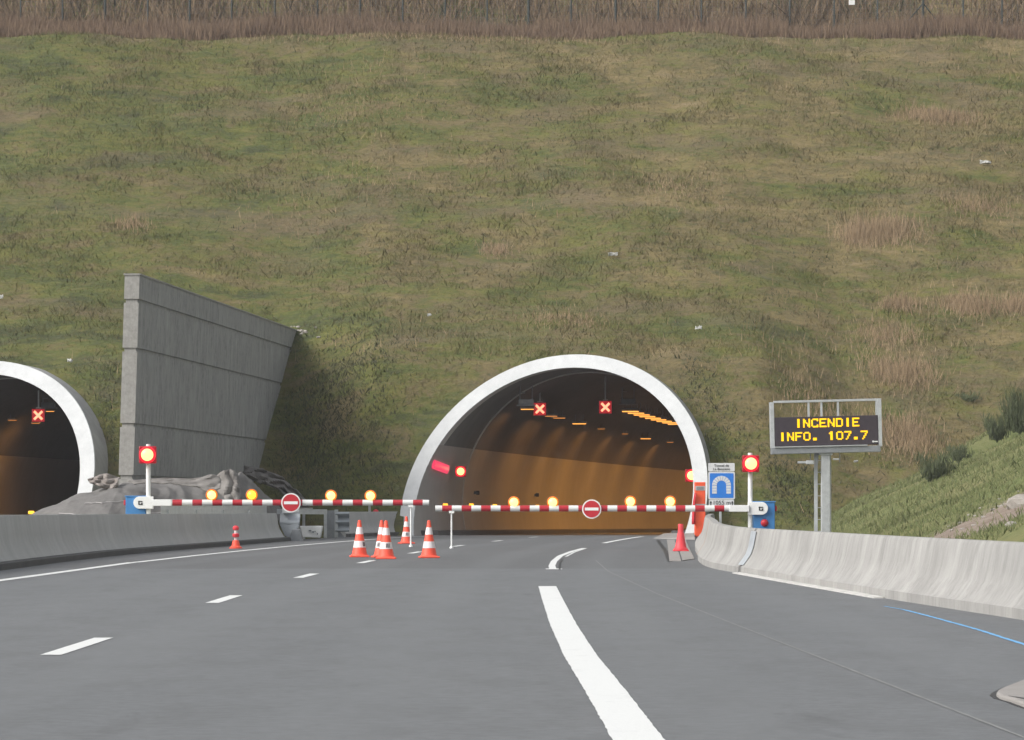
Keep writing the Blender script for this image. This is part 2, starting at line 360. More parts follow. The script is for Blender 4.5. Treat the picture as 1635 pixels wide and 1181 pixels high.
def strip(offL, offR, Ys, dz, cxf=C):
    L=[(offL+float(cxf(Y)),Y,float(zr(Y))+dz) for Y in Ys]; Rr=[(offR+float(cxf(Y)),Y,float(zr(Y))+dz) for Y in Ys]; return L,Rr
Ys=list(np.concatenate([np.arange(-60,110,6),np.arange(110,132,1.5),np.arange(132,330,4)]))
m=MB(); m.ribbon([(-9.9-(0 if Y<122 else -.9)+float(C(Y)),Y,float(zr(Y))) for Y in Ys],[((7.6 if Y<60 else 6.6 if Y<118 else 3.0+max(0,Y-125)*.06)+float(C(Y)),Y,float(zr(Y))) for Y in Ys])
road=tag(m.build('road',M['asphalt']),kind='structure')
m=MB(); Yl=list(np.concatenate([np.arange(-60,110,10),np.arange(110,300,4)]))
m.ribbon([(float(TL.cx(Y))-4.9,Y,float(zr(Y))) for Y in Yl],[(float(TL.cx(Y))+4.9,Y,float(zr(Y))) for Y in Yl]); tag(m.build('road',M['asphalt']),kind='structure')

def line(name,pts,wd,mat,dz=.004,jit=0):
    L=[];Rr=[]; P=[Vector((p[0],p[1],0)) for p in pts]; Q=[]
    for a,b in zip(P[:-1],P[1:]):
        k=max(1,int((b-a).length/.14)); Q+=[a.lerp(b,j/k) for j in range(k)]
    P=Q+[P[-1]]; jit=max(min(jit,.006),.002)
    for i,p in enumerate(P):
        t=(P[min(i+1,len(P)-1)]-P[max(i-1,0)]).normalized(); n=Vector((t.y,-t.x,0))
        h=wd/2; zz=Vector((0,0,float(zr(p.y))+dz))
        L.append(p-n*(h+random.uniform(-jit,jit))+zz); Rr.append(p+n*(h+random.uniform(-jit,jit))+zz)
    m=MB(); m.ribbon(L,Rr); return m.build(name,mat,road)
off=lambda o,a,b,st=2.0:[(o+float(C(Y)),Y) for Y in np.arange(a,b+.01,(b-a)/max(2,round((b-a)/st)))]
# left edge line, in two laid lengths
line('edge_line',[(-7.30,0),(-7.28,30),(-7.23,48),(-7.15,56),(-7.07,63.62)],.19,M['white_line'])
line('edge_line',[(o+float(C(Y)),Y) for Y,o in ((63.6,-7.50),(72,-7.55),(80,-7.58),(90,-7.62),(100,-7.66),(110,-7.66),(118,-7.64),(126,-7.62),(134,-7.6),(150,-7.6),(170,-7.6),(200,-7.6),(240,-7.6))],.17,M['white_line'])
for k in range(-2,11):
    a=24.05+12.93*k; line('lane_dash',off(-3.25,a,a+3.12,1.0),.15,M['white_line'])
line('lane_line',[(.62,-5),(.575,10),(.567,15.3),(.535,19),(.48,24),(.455,30),(.455,38),(.462,44.7)],.235,M['white_line'],jit=.004)
s2=[(.68+.0,56.7),(.70,60),(.80,65),(1.02,72),(1.38,79),(1.80,85.4)]
line('lane_line',s2,.12,M['white_line'],jit=.006)
line('lane_line',[(s2[0][0]+.11,56.7),(.815,58.2),(.86,62),(1.0,67.5)],.035,M['bitumen_and_dark'],.0045,.012)
line('lane_line',[(.70,56.72),(.70,57.4)],.27,M['white_line'],.0035,.01)
line('lane_line',[(1.12,71),(1.43,78),(1.86,85.2)],.05,M['white_line'],.004,.012)
for a,b in((97,118.5),(131,160),(172,200)): line('lane_line',off(.30,a,b),.16,M['white_line'])
line('road_joint',[(3.0,-4),(2.32,15.5),(1.74,40.8),(1.55,55),(1.62,66)],.018,M['seam'],.003,.003)
bl=[G(1412,968),G(1445,974),G(1480,983),G(1560,1005),G(1635,1029),G(1720,1058)]
line('blue_marking',[(p.x,p.y) for p in bl[:2]],.028,M['blue_line'],.004,.006); line('blue_marking',[(p.x,p.y) for p in bl[1:]],.042,M['blue_line'],.0035,.006)
line('dark_patch',[(p.x,p.y) for p in (G(1050,862),G(1063,880),G(1070,897))],.10,M['bitumen_and_dark'],.003,.02)

# ------------------------------------------------------------------ build the right tunnel
A0,A1=R(-19),R(199)
def angs(a,b,n): return [a+(b-a)*i/n for i in range(n+1)]
def shell(m,T,r,th,Y1,rows,Y0=None):
    g=[]
    for j in range(rows+1):
        u=j/rows; g.append([T.pt((T.start(r,a) if Y0 is None else Y0)*(1-u)+Y1*u,r,a) for a in th])
    m.grid(g)
def tunnel(T,name,label,yend,yj=135.2):
    root=thing(name,tuple(T.frame(T.y0)[0]),label,'tunnel')
    th=angs(A0,A1,72)
    m=MB()      # white face with a little thickness
    a=[T.pt(T.start(RI-.02,x)-.03,RI-.02,x) for x in th]; b=[T.pt(T.start(RO+.02,x)-.03,RO+.02,x) for x in th]
    a2=[T.pt(T.start(RI-.02,x)+.10,RI-.02,x) for x in th]; b2=[T.pt(T.start(RO+.02,x)+.10,RO+.02,x) for x in th]
    m.grid([a2,a,b,b2]); m.build('portal_face',M['ring'],root,smooth=35)
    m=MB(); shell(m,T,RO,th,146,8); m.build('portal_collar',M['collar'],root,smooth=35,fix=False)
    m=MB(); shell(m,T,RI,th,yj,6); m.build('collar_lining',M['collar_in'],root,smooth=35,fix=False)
    m=MB(); m.grid([[T.pt(T.start(RI-.012,x)+dy,RI-.012,x) for x in th] for dy in(.09,.45,.95)]); m.build('portal_reveal',M['reveal'],root,smooth=35,fix=False)
    m=MB(); rows=[]
    for Y in np.concatenate([[yj+.002],np.arange(yj+3,yend,4)]): rows.append([T.pt(float(Y),RI-.005,x) for x in th])
    m.grid(rows); m.build('tunnel_lining',M['lining'],root,smooth=35,fix=False)
    m=MB()      # construction joint rib
    m.grid([[T.pt(yj-.06,RI-.004,x) for x in th],[T.pt(yj-.06,RI-.05,x) for x in th],[T.pt(yj+.06,RI-.05,x) for x in th],[T.pt(yj+.06,RI-.004,x) for x in th]]); m.build('lining_joint',M['reveal'],root,smooth=40)
    s=math.asin((3.42-T.zc)/RI)
    for lo,hi in((A0,s),(math.pi-s,A1)):
        m=MB(); tt=angs(lo,hi,14); shell(m,T,RI-.02,tt,145,5)
        rr=[[T.pt(float(Y),RI-.02,x) for x in tt] for Y in np.concatenate([[145],np.arange(149,yend,4)])]
        m.grid(rr); m.build('wall_cladding',M['cladding'],root,smooth=35,fix=False)
    for sg in(-1,1):
        m=MB(); pth=[]
        for Y in np.concatenate([np.arange(T.y0+1.5,150,2.5),np.arange(150,yend,4)]):
            c,t,n=T.frame(float(Y)); pth.append(c+n*(sg*4.35))
        m.sweep(pth,[(0,-.1),(0,.16),(.03,.19),(.95,.19),(.95,-.1)],sg); m.build('walkway',M['kerb'],root,smooth=30)
    m=MB(); c,t,n=T.frame(yend-5); m.add([c+n*-7+Vector((0,0,-1)),c+n*7+Vector((0,0,-1)),c+n*7+Vector((0,0,9)),c+n*-7+Vector((0,0,9))],[(0,1,2,3)]); m.build('tunnel_lining',M['lining'],root)
    return root
tunnel(TR,'road_tunnel','right-hand road tunnel with complete white arched portal and orange lit inside',330)
tunnel(TL,'road_tunnel','left-hand road tunnel with dark inside, its white arch cut by the left picture edge',260)

def hit(px,py,T=TR,gap=.30,y1=230):
    best=None
    for Y in np.arange(131.5,y1,.25):
        p=U(px,py,float(Y))
        if bool(T.inside(p.x,p.y,p.z,RI-gap)): best=p
        elif best is not None: break
    return best if best is not None else U(px,py,140)
# lamps on the tunnel roof
def tube_lamp(mat): 
    r=thing('tunnel_lamp',(0,0,0),'lit sodium lamp hanging under the tunnel roof','lamp','lit lamps under the right tunnel roof')
    m=MB(); m.box((0,.01,.07),(.78,.30,.13)); m.box((-.2,.01,.30),(.03,.03,.34)); m.box((.2,.01,.30),(.03,.03,.34)); m.build('lamp_housing',M['galv_dark'],r,bevel=.015)
    m=MB(); m.box((0,-.02,-.015),(.70,.26,.04)); m.build('lamp_lens',mat,r,bevel=.01); return r
L1=tube_lamp(M['sodium']); used=[False]
def lamp(p,rz,label,power,size=1.0,dim=False,length=.22):
    o=L1 if not used[0] else dup(L1,p); used[0]=True; o.location=p; o.rotation_euler.z=rz; o['label']=label; o.scale=(size,size,size)
    if dim:
        for ch in o.children:
            if ch.name.startswith('lamp_lens'): ch.data=ch.data.copy(); ch.data.materials[0]=M['sodium_dim']
    if power:
        l=bpy.data.lights.new('sodium_light','AREA'); l.shape='RECTANGLE'; l.size=.65; l.size_y=length; l.spread=R(170); l.energy=power; l.color=(1,.45,.085)
        q=bpy.data.objects.new('sodium_light',l); COL.objects.link(q); q.parent=o; q.location=(0,0,-.06)
    return o
for i in range(9):
    Y=148.5+2.35*i; o=-2.85; c,t,n=TR.frame(Y)
    lamp(Vector((o+float(C(Y))+.12,Y,5.34+float(zr(Y))-.0)),-math.atan2(t.x,t.y),'lit sodium lamp in the close slanting row beside the right-hand red cross',27,1,False,2.3)
for i,(px,py,Y) in enumerate(((842,653,139.5),(880,664,148),(893,667,151.5),(925,676,160),(1031,700,186))):
    lab=['lit lamp just left of the left-hand red cross in the right tunnel','nearer of two lit lamps just right of the left red cross','second of two lit lamps just right of the left red cross','lit lamp about midway between the two red crosses, low','lit lamp deep in the right tunnel, below the right red cross'][i]
    p=hit(px,py,TR,.42); lamp(p,-.12,lab,0,.72 if i!=3 else .85,i in(1,2))
for i,(px,py,Y) in enumerate(((960,684.5,170),(998,692.5,178),(1070,706,197))):
    lamp(hit(px,py,TR,.42),-.15,['small dim lamp under the right-hand red cross','faint lamp right of and lower than the right-hand red cross','farthest lamp visible, low by the right rim of the right tunnel'][i],0,(.45,.4,.45)[i],True)
for Y in (175.4,188.4,201.4,214.4,227.4):      # unseen lamps added past the curve; long lights keep the wall glow even
    c,t,n=TR.frame(Y); lamp(c+n*-.6+Vector((0,0,5.3)),-math.atan2(t.x,t.y),'unseen lamp added round the bend of the right tunnel',205,1,False,13)
for i,(px,py,Y,pw) in enumerate(((20,670.5,150,0),(57,675.5,156,0),(80,656.5,139,4))):
    o=lamp(hit(px,py,TL,.42,160),-.2,['lit lamp left of the red cross in the left tunnel','lit lamp right under the red cross of the left tunnel','lit lamp right of the red cross in the left tunnel, on its bracket'][i],pw,.5,i<2); o['group']='lit lamps under the left tunnel roof'
c,t,n=TL.frame(175); o=lamp(c+Vector((-1.0,0,5.3)),-.25,'lamp deep in the left tunnel',22); o['group']='lit lamps under the left tunnel roof'

# lane signals with a red cross
def lane_signal(p,label,h):
    r=thing('lane_signal',tuple(p),label,'lane signal','red cross lane signals in the tunnels')
    m=MB(); m.box(p,(.56,.16,.56)); m.build('signal_housing',M['black'],r,bevel=.02)
    m=MB(); m.box(p+Vector((0,-.085,0)),(.50,.012,.50)); m.build('signal_face',M['xhalo'],r)
    m=MB()
    for a in(45,-45): m.box(p+Vector((0,-.097-(.004 if a>0 else 0),0)),(.46,.010,.095),0,0,R(a))
    m.build('cross_symbol',M['xbar'],r)
    m=MB(); m.cyl(p+Vector((0,0,.28)),p+Vector((0,0,h)),.032); m.box(p+Vector((0,0,.30)),(.2,.1,.04)); m.build('hanger_pole',M['galv'],r); return r
lane_signal(U(862,653,139),'red cross signal hanging from a pole, left one in the right tunnel',1.35)
lane_signal(U(966.5,650,139),'red cross signal hanging from a pole, right one in the right tunnel',1.30)
lane_signal(U(61.5,663,136),'red cross signal in the dark left tunnel',1.0)
# brackets / jet fan frames beside the lamps
def bracket(px,py,Y,label,sz=.9,top=.9):
    p=hit(px,py,TL if px<200 else TR,.75); r=thing('cable_bracket',tuple(p),label,'bracket','steel brackets under the tunnel roof'); m=MB()
    m.box(p,(sz,.5,.05)); m.cyl(p+Vector((-sz*.32,0,0)),p+Vector((-sz*.32,0,top)),.03); m.cyl(p+Vector((sz*.32,0,0)),p+Vector((sz*.32,0,top*.9)),.022); m.box(p+Vector((-sz*.2,0,top*.55)),(sz*.3,.3,.04)); m.build('steel_frame',M['galv_dark'],r)
    m=MB(); m.box(p+Vector((0,0,.13)),(sz*.8,.45,.2)); m.build('cable_tray',M['galv_dark'],r,bevel=.02)
bracket(840,647,140.5,'steel bracket left of the left red cross',.75,.9)
bracket(1003,645,146,'steel bracket above the close row of lamps',.8,1.0)
bracket(77,651,140,'steel bracket right of the red cross in the left tunnel',.7,.75)
# red wall lights
def red_light(p,rr,label,name='signal_light',pole=None,box=1.0,group='round red stop lights'):
    r=thing(name,tuple(p if pole is None else (p.x,p.y,pole)),label,'signal light',group); s=rr
    m=MB(); m.box(p,(2.55*s*box,.18,2.55*s*box)); m.build('housing',M['redbox'],r,bevel=.03)
    m=MB(); m.lathe(p+Vector((0,-.09,0)),[(1.24*s,0),(1.24*s,.03),(.90*s,.05)],28,'Y'); m.build('lens_glow_rim',M['redglowrim'],r,smooth=40)
    m=MB(); m.lathe(p+Vector((0,-.13,0)),[(s*.92,0),(s*.86,.03),(s*.55,.07),(s*.2,.085)],28,'Y'); m.build('lens',M['redcore'],r,smooth=60)
    if pole is not None:
        m=MB(); m.cyl((p.x,p.y+.13,pole),(p.x,p.y+.13,p.z+.62*(p.y/88)*.45+.0),.060*p.y/88,n=16); m.box((p.x,p.y+.13,pole+.03),(.3,.3,.05)); m.build('pole',M['white'],r,smooth=40)
    else:
        m=MB(); m.box(p+Vector((-.05,.16,0)),(.12,.3,.12)); m.build('wall_bracket',M['galv_dark'],r)
    return r
red_light(hit(735.5,752.5,TR,.42),.165,'round red light on the left wall inside the right tunnel')
red_light(U(1104,759,131),.19,'red light half hidden behind the right leg of the white portal')
red_light(U(236,726,88),.175,'red light on a white pole by the blue box left of the road',pole=-.02)
red_light(U(1198.5,740,85),.165,'red light on a white pole by the blue box right of the road',pole=-.02)
# long red glow on the wall, built as an emissive strip
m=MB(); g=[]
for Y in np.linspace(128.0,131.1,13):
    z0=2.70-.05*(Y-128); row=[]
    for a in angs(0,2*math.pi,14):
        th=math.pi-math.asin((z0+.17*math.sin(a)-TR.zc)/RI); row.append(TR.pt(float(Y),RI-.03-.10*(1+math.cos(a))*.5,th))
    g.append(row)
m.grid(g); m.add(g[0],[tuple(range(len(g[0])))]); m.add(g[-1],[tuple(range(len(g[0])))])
o=m.build('red_wall_glow',M['redglow'],smooth=50,origin=g[6][0]); tag(o,'long pinkish red glow on the left wall at the portal, modelled as a strip','wall glow')
# small amber markers and dark boxes along the left wall
mk=None
for i,(px,py,Y) in enumerate(((711,806,133.2),(752.5,806,140),(790,807,146.8),(858,808,160))):
    p=hit(px,py,TR,.14); r=thing('wall_marker',tuple(p),['nearest','second','third','fourth'][i]+' small amber marker light along the left wall of the right tunnel','marker light','amber marker lights on the tunnel wall')
    m=MB(); m.box(p+Vector((0,0,0)),(.20,.16,.12)); m.build('lens',M['marker'],r,bevel=.03); m=MB(); m.box(p+Vector((-.16,.04,0)),(.16,.22,.16)); m.build('base',M['galv_dark'],r)
for i,(px,py,Y) in enumerate(((763,786.5,141.5),(858,790,158.5))):
    p=hit(px,py,TR,.14); r=thing('junction_box',tuple(p),['dark junction box on the tunnel wall nearer the portal','dark junction box farther along the tunnel wall'][i],'junction box'); m=MB(); m.box(p,(.14,.2,.17)); m.build('lid',M['black'],r,bevel=.02); m=MB(); m.box(p+Vector((-.14,.02,0)),(.2,.15,.12)); m.build('back_plate',M['black'],r)
p=U(50,818,128); r=thing('wall_marker',tuple(p),'small orange marker light low in the mouth of the left tunnel','marker light'); m=MB(); m.box(p,(.22,.16,.12)); m.build('lens',M['marker'],r,bevel=.03)

# ------------------------------------------------------------------ concrete barriers
NJ=[(0,-.02),(0,.10),(.04,.13),(.16,.30),(.20,.42),(.245,.66),(.265,.70),(.40,.70),(.42,.67),(.50,.30),(.64,.12),(.64,-.02)]
def cat(pts,n):                          # Catmull-Rom
    P=[Vector((p[0],p[1],0)) for p in pts]; out=[]
    for i in range(len(P)-1):
        a,b,c,d=P[max(i-1,0)],P[i],P[i+1],P[min(i+2,len(P)-1)]
        for k in range(n):
            t=k/n; out.append(.5*((2*b)+(c-a)*t+(2*a-5*b+4*c-d)*t*t+(-a+3*b-3*c+d)*t**3))
    return out+[P[-1]]
def barrier(name,pts,sign,hs,label,mat,plate=None):
    P=cat(pts,8); o=thing(name,tuple(P[0]),label,'concrete barrier'); n=len(P); H=[np.interp(p.y,*hs) if isinstance(hs,tuple) else hs for p in P]
    m=MB(); m.sweep(P,NJ,sign,H); m.build('barrier_wall',mat,o,smooth=25); return o,P,H
rp=[(7.0,-6),(5.95,12),(4.98,27),(4.72,31.4),(4.25,38.9),(3.86,47),(3.575,53.4)]
b,P,H=barrier('concrete_barrier',rp,1,1.0,'long pale concrete barrier running to the right picture edge',M['barrier_r'])
m=MB(); m.sweep([p+Vector((-.13,0,0)) for p in cat(rp[4:],5)],[(0,-.01),(0,.012),(.12,.02),(.12,-.01)],1); m.build('mortar_strip',paint('pale_mortar',(.56,.55,.53),.8,.2),b)
rp2=[(3.555,53.62),(3.40,57),(3.42,61),(3.60,66),(3.92,72),(4.30,80),(4.72,88),(5.3,98),(6.1,111),(6.75,121)]
b,P,H=barrier('concrete_barrier',rp2,1,([54,66,80,121],[1.0,1.06,1.12,1.12]),'curved end piece of pale concrete barrier behind the plain red cone',M['barrier_r'])
# steel plate bridging the two pieces
m=MB(); pr=[(o_-.012,u) for o_,u in NJ[2:6]]
a,c=Vector((3.60,52.9,0)),Vector((3.46,55.3,0)); t_=(c-a).normalized(); nn=Vector((t_.y,-t_.x,0))
m.grid([[a+t_*q+nn*o_+Vector((0,0,u)) for o_,u in pr] for q in(.35,.98)]); m.build('joint_plate',M['greyplas'],b,smooth=40)
m=MB(); m.grid([[Vector((3.62,67.0,0))+Vector((.045*0+o_-.006,q,u*1.07)) for o_,u in NJ[1:7]] for q in(0,.16)]); m.build('rust_stain',paint('rust_stain',(.33,.25,.20),.9),b)
lp=[(-7.9,-8),(-8.15,20),(-8.3,45),(-8.36,56),(-8.45,64),(-8.40,73),(-8.0,82),(-7.45,91),(-6.86,101),(-6.70,103.4)]
lp=[(x-.0,y) for x,y in lp]
b,P,H=barrier('concrete_barrier',[(x-.18,y) for x,y in lp],-1,([0,56,101],[1.29,1.29,1.20]),'long grey concrete barrier along the left side of the road',M['barrier_l'])
m=MB(); m.sweep(cat(lp,6),[(0,-.02),(.0,.10),(.02,.12),(.30,.12),(.30,-.02)],-1); m.build('kerb_foot',M['kerb'],b,smooth=30)
lp3=[(-5.72,117.5),(-5.1,121),(-4.4,124.6),(-3.95,126.6)]
b,P,H=barrier('concrete_barrier',lp3,-1,1.22,'short grey concrete barrier between the steel gate and the white portal',M['barrier_l'])
m=MB(); m.sweep([p+Vector((.16,0,0)) for p in P],[(0,-.02),(0,.1),(.2,.1),(.2,-.02)],-1); m.build('kerb_foot',M['kerb'],b)
barrier('concrete_barrier',[(-22.5,92),(-20,104),(-17.55,116.5)],-1,1.26,'end of a pale barrier beyond the long grey one at the left picture edge',M['barrier_r'])

# drain slabs, kerb ramp, concrete island
def gpoly(*pp): return [G(*q) for q in pp]
r=thing('drain_slab',tuple(G(1085,885)),'two flat concrete drain slabs under the plain red cone','drain slab')
m=MB(); m.prism(gpoly((1069,896),(1088,896),(1077,862),(1065,862)),-.02,.018); m.build('slab',M['slab'],r,bevel=.006)
m=MB(); m.prism(gpoly((1090,895.5),(1109,893),(1100,874),(1095,862),(1080,862)),-.02,.020); m.build('slab',M['slab'],r,bevel=.006)
r=thing('kerb_ramp',tuple(G(1075,858)),'low pale kerb ramp on the road at the end of the right barrier','kerb')
m=MB(); q=gpoly((1042,859.8),(1110,861.5),(1110,852),(1060,854)); m.add([q[0],q[1],q[1]+Vector((0,.5,.08)),q[2]+Vector((0,0,.09)),q[3]+Vector((0,0,.06)),q[3],q[2]],[(0,1,2),(0,2,3,4),(0,4,5),(0,5,6,1),(1,6,3,2),(5,4,3,6)]); m.build('ramp',M['slab'],r)
r=thing('concrete_island',tuple(G(1620,1112)),'pale concrete island with pointed tip at the lower right picture edge','traffic island')
tip=gpoly((1591,1112.5),(1597,1117),(1614.7,1122),(1635,1130),(1690,1148),(1760,1140),(1760,1068),(1690,1075),(1635,1091),(1604.5,1103),(1594,1108.5))
m=MB(); m.prism(tip,-.02,.028); m.build('slab',M['slab'],r,bevel=.012)
cc=sum(tip,Vector())/len(tip); m=MB(); m.prism([Vector((p.x-.02,p.y+.12,0)) for p in tip],-.02,.003); m.build('dark_edge',M['bitumen_and_dark'],r)  # dark copy of the slab outline, shifted to show along its far edge
m=MB(); q=gpoly((1610,1119),(1635,1122.5),(1690,1130),(1690,1131.5),(1635,1124.5)); m.prism(q,.02,.0295); m.build('crack',M['bitumen_and_dark'],r)

# ------------------------------------------------------------------ wing wall
def wing():
    r=thing('wing_wall',(-11.5,105,0),'tall grey concrete wing wall with horizontal joints between the two tunnels','retaining wall')
    dirv=Vector((2.67,33,0)).normalized(); nr=Vector((dirv.y,-dirv.x,0))
    X0=lambda z:-11.65+.19*(z-1.9)/6.2           # right face leans very slightly
    def course(m,z0,z1,ins,Lf=44,th=.46):
        P=[]
        for z in(z0,z1):
            a=Vector((X0(z),105,z))-nr*ins+dirv*ins; b=a+dirv*(Lf-ins); P.append((a,b,b-nr*(th-2*ins),a-nr*(th-2*ins)))
        (a0,b0,c0,d0),(a1,b1,c1,d1)=P
        m.add([a0,b0,c0,d0,a1,b1,c1,d1],[(0,1,5,4),(1,2,6,5),(2,3,7,6),(4,5,6,7),(0,3,2,1)])
        m.mi=1; m.add([a0,d0,d1,a1],[(0,1,2,3)]); m.mi=0
    zs=[-.3,1.95,3.55,5.87,7.37,8.16]; gp=.06; m=MB()
    for i in range(5):
        course(m,zs[i]+(gp if i else 0),zs[i+1]-(gp if i<4 else 0),0)
        if i<4: course(m,zs[i+1]-gp,zs[i+1]+gp,.05)
    m.build('wall',[M['wall'],M['wall_end']],r)
    m=MB(); a=Vector((X0(8.16),105,8.16))+nr*.03-dirv*.03; b=a+dirv*44; m.add([a,b,b-nr*.52,a-nr*.52]+[q+Vector((0,0,.05)) for q in(a,b,b-nr*.52,a-nr*.52)],[(0,1,5,4),(1,2,6,5),(2,3,7,6),(3,0,4,7),(4,5,6,7),(0,3,2,1)]); m.build('coping',M['wall_end'],r)
wing()

# ------------------------------------------------------------------ geotextile mound and crumpled sheets
sx=[(40,826),(50,821),(90,800),(130,785),(165,775),(210,767),(300,765),(345,759),(372,748),(392,764),(408,790),(418,812),(426,826)]
SX=np.array([(x-CX)/F*101 for x,y in sx]); SZ=np.array([CH+(HY-y)/F*101 for x,y in sx])
def mz(X,Y):
    h=np.interp(X,SX,SZ); u=np.clip((Y-93.5-np.clip((X+11.5)/3.5,0,1)*6.5)/(7.5-np.clip((X+11.5)/3.5,0,1)*3.5),0,1); u=u*u*(3-2*u); v=1-np.clip((Y-104)/6,0,1)*.25
    wr=(.2-np.abs(fbm(X*1.0+Y*.35,Y*.26,31,2)))*.20+(np.abs(((X*1.15+Y*.28+fbm(X*.5,Y*.5,39,3)*2.2)%1.0)-.5)-.25)*.14+(.2-np.abs(fbm(X*2.4-Y*.4,Y*.8,37,3)))*.10-.04
    return np.where(h*u*v>0.02,h*u*v+wr*np.clip(h*2,0,1)*u-.06,h*u*v-.05)
X,Y=np.meshgrid(np.linspace(SX[0],SX[-1],260),np.linspace(93,112,170)); Z=mz(X,Y)
m=MB(); m.grid([[ (X[i,j],Y[i,j],Z[i,j]) for j in range(X.shape[1])] for i in range(X.shape[0])])
o=m.build('geotextile_sheet',M['cloth'],smooth=30,origin=(-11,101,0)); tag(o,'grey geotextile sheet draped over the earth mound at the foot of the wing wall','ground sheet')
for i,(za,zb) in enumerate(((.42,.55),(.8,.9),(1.15,1.22))):        # strings holding the sheet
    pts=[]
    for x in np.linspace(SX[1]+.5+i*.7,SX[6],26):
        zt=za+(zb-za)*0+.05*math.sin(x*1.3+i); ys_=np.linspace(93.5,101.5,80); zz=mz(np.full(80,x),ys_); k=int(np.argmax(zz>zt)); 
        if zz.max()>zt: pts.append(Vector((x,ys_[k]-.02,zz[k]+.03)))
    m=MB()
    for a,b_ in zip(pts[:-1],pts[1:]): m.cyl(a,b_,.011,n=5)
    s_=m.build('tie_string',M['string'],o)
def crumple(name,top,bot,Y,label,cat_,mat,amp,seed,n=46,k=14,dep=.8,thick=.05,folds=5.0,lean_=1.2):
    T=cat([(x,y) for x,y in top],8); B=cat([(x,y) for x,y in bot],8); m=MB(); rows=[]
    for i in range(n):
        u=i/(n-1)*(len(T)-1); a=int(min(u,len(T)-2)); f_=u-a; tp=T[a].lerp(T[a+1],f_); u2=i/(n-1)*(len(B)-1); a=int(min(u2,len(B)-2)); bt=B[a].lerp(B[a+1],u2-a)
        row=[]
        for j in range(k):
            v=j/(k-1); q=tp.lerp(bt,v); yy=(Y(q.x) if callable(Y) else Y)+dep*(.5-v)
            p=U(q.x,q.y,yy); nv=mnoise.noise_vector(Vector((p.x*1.6+seed,p.z*3.5,seed*.37)))
            ph=i/(n-1)*folds+v*lean_+nv.x*.55+nv.y*.3; zg=abs((ph%1.0)-.5)*2; ph2=v*2.3+nv.z*.8; zg2=abs((ph2%1.0)-.5)*2
            row.append(p+Vector((nv.x*amp*.4,-(zg*2.0+zg2*1.1)*amp,(zg2-.5)*amp*.5+nv.z*amp*.25)))
        rows.append(row)
    m.grid(rows); o=m.build(name,mat,smooth=22,origin=rows[n//2][k//2]); tag(o,label,cat_)
    sd=o.modifiers.new('thick','SOLIDIFY'); sd.thickness=thick; return o
crumple('crumpled_sheet',[(352,748),(375,744),(410,747),(445,757),(470,780),(498,806)],[(366,756),(392,760),(420,772),(446,783),(466,800),(484,812)],126.2,'crumpled grey sheet sliding down the grass right of the wing wall foot','ground sheet',M['clothdark'],.15,4.0,70,16,.8,.04,5.0,2.2)
crumple('crumpled_sheet',[(338,768),(362,750),(378,757),(381,775)],[(345,806),(368,802),(384,808),(386,812)],102.2,'folded tail of grey sheet hanging off the end of the mound','ground sheet',M['clothdark'],.08,9.0,36,16,.5,.04,3.2,.3)
crumple('crumpled_sheet',[(205,767),(262,763),(310,764),(340,757),(354,766)],[(215,772),(262,771),(305,775),(334,784),(352,779)],99.4,'loose flap of grey sheet folded over the top of the mound','ground sheet',M['clothdark'],.04,21.0,60,12,.5,.03,4.0,2.0)
crumple('crumpled_sheet',[(142,766),(158,758),(172,757),(192,763)],[(146,772),(160,776),(176,781),(189,777)],100.2,'muddy crumpled roll of sheet lying on the mound by the left portal','ground sheet',M['debris'],.085,14.0,40,12,.5,.03,2.6,1.2)

# ------------------------------------------------------------------ boom barriers
def stripes(x0,x1,first,per,redw):
    t=NT('striped_boom'); x,y,z=t.sep(); a=t.math('SUBTRACT',x,first); b_=t.math('MODULO',t.math('ADD',a,per*40),per)
    k=t.math('MULTIPLY',t.math('LESS_THAN',b_,redw),t.math('MULTIPLY',t.math('GREATER_THAN',x,x0),t.math('LESS_THAN',x,x1)))
    t.col(t.mix(k,(.68,.69,.68),(.43,.022,.035))).rough(.32,.5); return t.m
def warn_lamp(p,parent,rr,core):
    m=MB(); m.box(p+Vector((0,.05,-rr*1.15)),(.07,.07,rr*.9)); m.lathe(p+Vector((0,.06,0)),[(rr*1.30,-.05),(rr*1.42,0),(rr*1.36,.05)],24,'Y'); h=m.build('lamp_body',M['black'],parent,smooth=40)
    m=MB(); m.lathe(p+Vector((0,.0,0)),[(rr*1.34,0),(rr*1.34,.02),(rr*1.0,.035)],24,'Y'); m.build('lens_glow_rim',M['amber'],h,smooth=40)  # wide deep orange rim emits to give the lamp its halo
    m=MB(); m.lathe(p+Vector((0,-.03,0)),[(rr,0),(rr*.95,.03),(rr*.6,.07),(rr*.2,.09)],24,'Y'); m.build('lens',core,h,smooth=60)
def no_entry(p,parent,rr):
    m=MB(); m.lathe(p,[(rr,0),(rr,.03)],40,'Y'); d_=m.build('no_entry_disc',M['white'],parent,smooth=40)
    m=MB(); m.lathe(p+Vector((0,-.03,0)),[(rr*.87,0),(rr*.87,.008)],40,'Y'); m.build('red_field',M['red'],d_,smooth=40)
    m=MB(); m.box(p+Vector((0,-.041,0)),(rr*1.42,.008,rr*.30)); m.build('white_bar',M['white'],d_)
